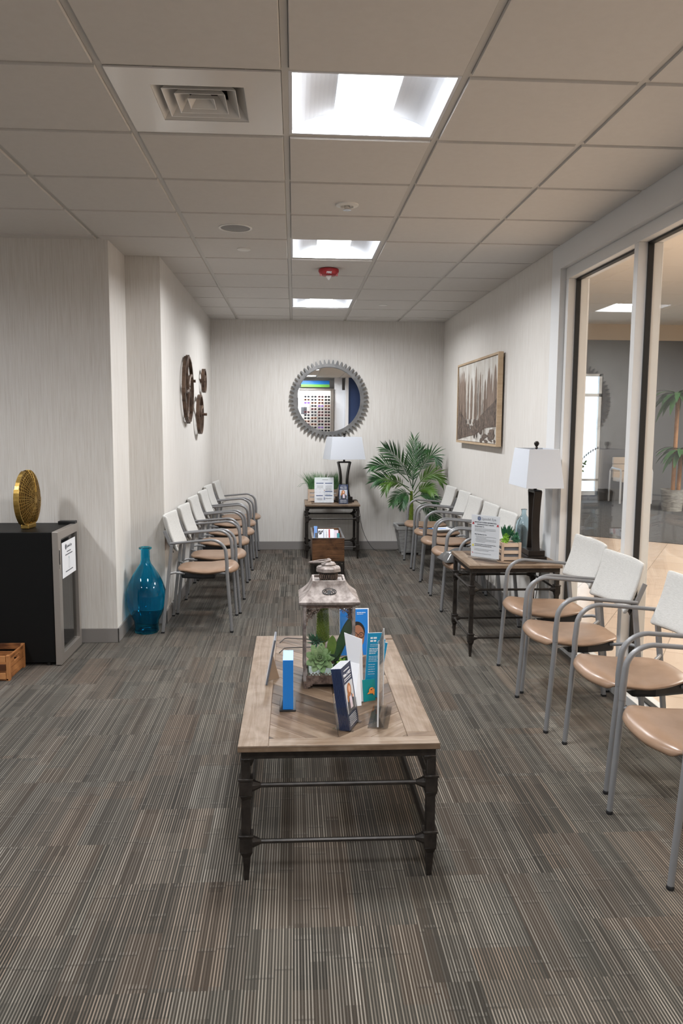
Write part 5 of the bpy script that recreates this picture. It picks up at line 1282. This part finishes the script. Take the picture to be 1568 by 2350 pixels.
for (x, zt_) in ((.0, 1.95), (.10, 1.0)):
    G().tube([(x, 0, .34), (x + .01, 0, zt_)], .035, 10).build('trunk', 'trunk', t)
    g = G(); r_ = random.Random(int(zt_ * 10))
    for k in range(26):
        q = k * 2.4; el = .9 - 1.1 * (k / 26); d = Vector((math.cos(q), math.sin(q), el)).normalized(); L_ = r_.uniform(.50, .75) * (1 if zt_ > 1 else .75); b = Vector((x, 0, zt_ + .06)); pts = [b]; v = d.copy(); c_ = b.copy()
        for j in range(5): v = (v + Vector((0, 0, -.30))).normalized(); c_ = c_ + v * L_ / 5; pts.append(c_.copy())
        ws = (.2, .8, 1, .9, .6, .05); sdv = d.cross(Vector((0, 0, 1))).normalized() * .050; vs = []
        for j in range(6): vs += [pts[j] - sdv * ws[j], pts[j] + Vector((0, 0, -.008)), pts[j] + sdv * ws[j]]
        g.add(vs, [f for j in range(5) for f in ((3 * j, 3 * j + 1, 3 * j + 4, 3 * j + 3), (3 * j + 1, 3 * j + 2, 3 * j + 5, 3 * j + 4))])
    g.build('leaf_crown', 'leaf', t, 60)
t = thing('flower_arrangement', 'leafy spray in a dark floor vase in front of the corridor window', 'plant', (4.62, 12.9, 0))
G().lathe([(.10, 0), (.14, .2), (.12, .45), (.06, .60), (.07, .64), (.05, .63)], 20).build('vase', 'hallgrey', t)
g = G(); r_ = random.Random(6)
for k in range(46):
    b = Vector((r_.uniform(-.05, .18), r_.uniform(-.06, .06), r_.uniform(.62, .86))); leafshape(g, b, (r_.uniform(-1, 1), r_.uniform(-.4, .4), r_.uniform(-.3, 1)), (0, -1, 0), r_.uniform(.04, .08), .03, .2)
for k in range(6): g.tube([(0, 0, .55), (.03 * k - .04, 0, .80)], .004, 5)
g.build('foliage', 'leaf2', t, 50)
g = G(); pts = bez((.0, 0, .6), (.12, 0, .98), (.42, 0, 1.10), 14); g.tube(pts, .004, 5)
for p in pts[5:]:
    for s in (-1, 1): g.ell(p + Vector((0, 0, s * .010)), (.012, .006, .010), 6, 4)
g.build('berry_branch', 'cable', t)

# ================================================================== BEHIND THE CAMERA (what the round mirror shows)
DY = -2.42
t = thing('display_wall', 'tall white sunglasses display board, seen in the round mirror', 'display', (.56, DY, 0))
G().box(-.42, .40, -.03, 0, .06, 2.33).build('board', 'whiteplastic', t, 0); G().box(-.45, -.42, -.04, .02, 0, 2.60).build('side_post', 'white', t, 0); G().box(-.45, .42, -.30, .02, 0, .06).build('base', 'white', t, 0); G().box(-.45, .42, -.04, .03, 2.33, 2.36).build('top_rail', 'steel', t, 0)
G().box(.40, .48, -.03, .01, 0, 2.36).build('metal_column', 'steel', t, 0)
G().box(-.37, -.22, 0, .004, 1.70, 1.88).build('picture_card', 'hallgrey', t, 0)
for k in range(13): G().box(-.42, .40, 0, .018, 1.165 + .079 * k, 1.170 + .079 * k).build('shelf_rail', 'clear', t, 0)
t = thing('banner_picture', 'wide blue and green picture above the sunglasses board', 'picture', (.56, DY, 2.40))
G().box(-.37, .37, -.02, 0, .07, .165).build('blue_part', 'blue', t, 0); G().box(-.37, .37, -.02, .0005, 0, .07).build('green_part', mat('lime_print', (.14, .42, .06), .5), t, 0)
struct(G().box(1.42, 1.86, -2.60, -2.3, 0, H).build('wall_rear_navy', mat('navy_wall', (.02, .045, .13), .6), smooth=0))
struct(G().box(1.34, 1.42, -2.60, -2.28, 0, H).build('trim_rear_column', 'white', smooth=0)); struct(G().box(1.06, 1.26, -2.60, -2.45, 0, H).build('trim_rear_panel', 'white', smooth=0))
kinds = [('blackplastic', 'black'), ('tortoise', 'orange brown'), ('redplastic', 'dark red'), ('purple', 'purple'), ('hallgrey', 'grey')]
seq = [4, 0, 2, 0, 1, 4, 1, 0, 3, 1, 1, 0, None, 4, 3, 1, None, 2, 0, 2, 2, 4, 2, 0, 4, 4, 2, 2, 0, 1, 0, 0, 1, 4, 2, 0, 2, 1, 0, 2, 4, 0, 3, 0, 0, 4, 0, 0, 1, 0, 0, 2]
protos = {}
cols = (.34, .52, .70, .87)
for i, kd in enumerate(seq):
    if kd is None: continue
    r_i, c_i = divmod(i, 4); mt_, cn = kinds[kd]; z = 2.122 - .079 * r_i
    lab = '%s sunglasses on the white display board seen in the round mirror' % cn
    if kd not in protos: e = eyeglasses('sunglasses', lab, (0, 0, 0), math.pi, mt_, '%s sunglasses on the display board' % cn, 1.15, 'darklens' if kd != 3 else 'purple', True, .003); protos[kd] = e
    else: e = copy_tree(protos[kd])
    e.location = (cols[c_i], DY + .162, z)
t = thing('eyewear_rack', 'tall narrow rack of orange brown frames, seen in the round mirror', 'display', (1.300, -2.44, 0))
G().box(-.04, .035, -.03, 0, 0, 2.33).build('board', 'white', t, 0)
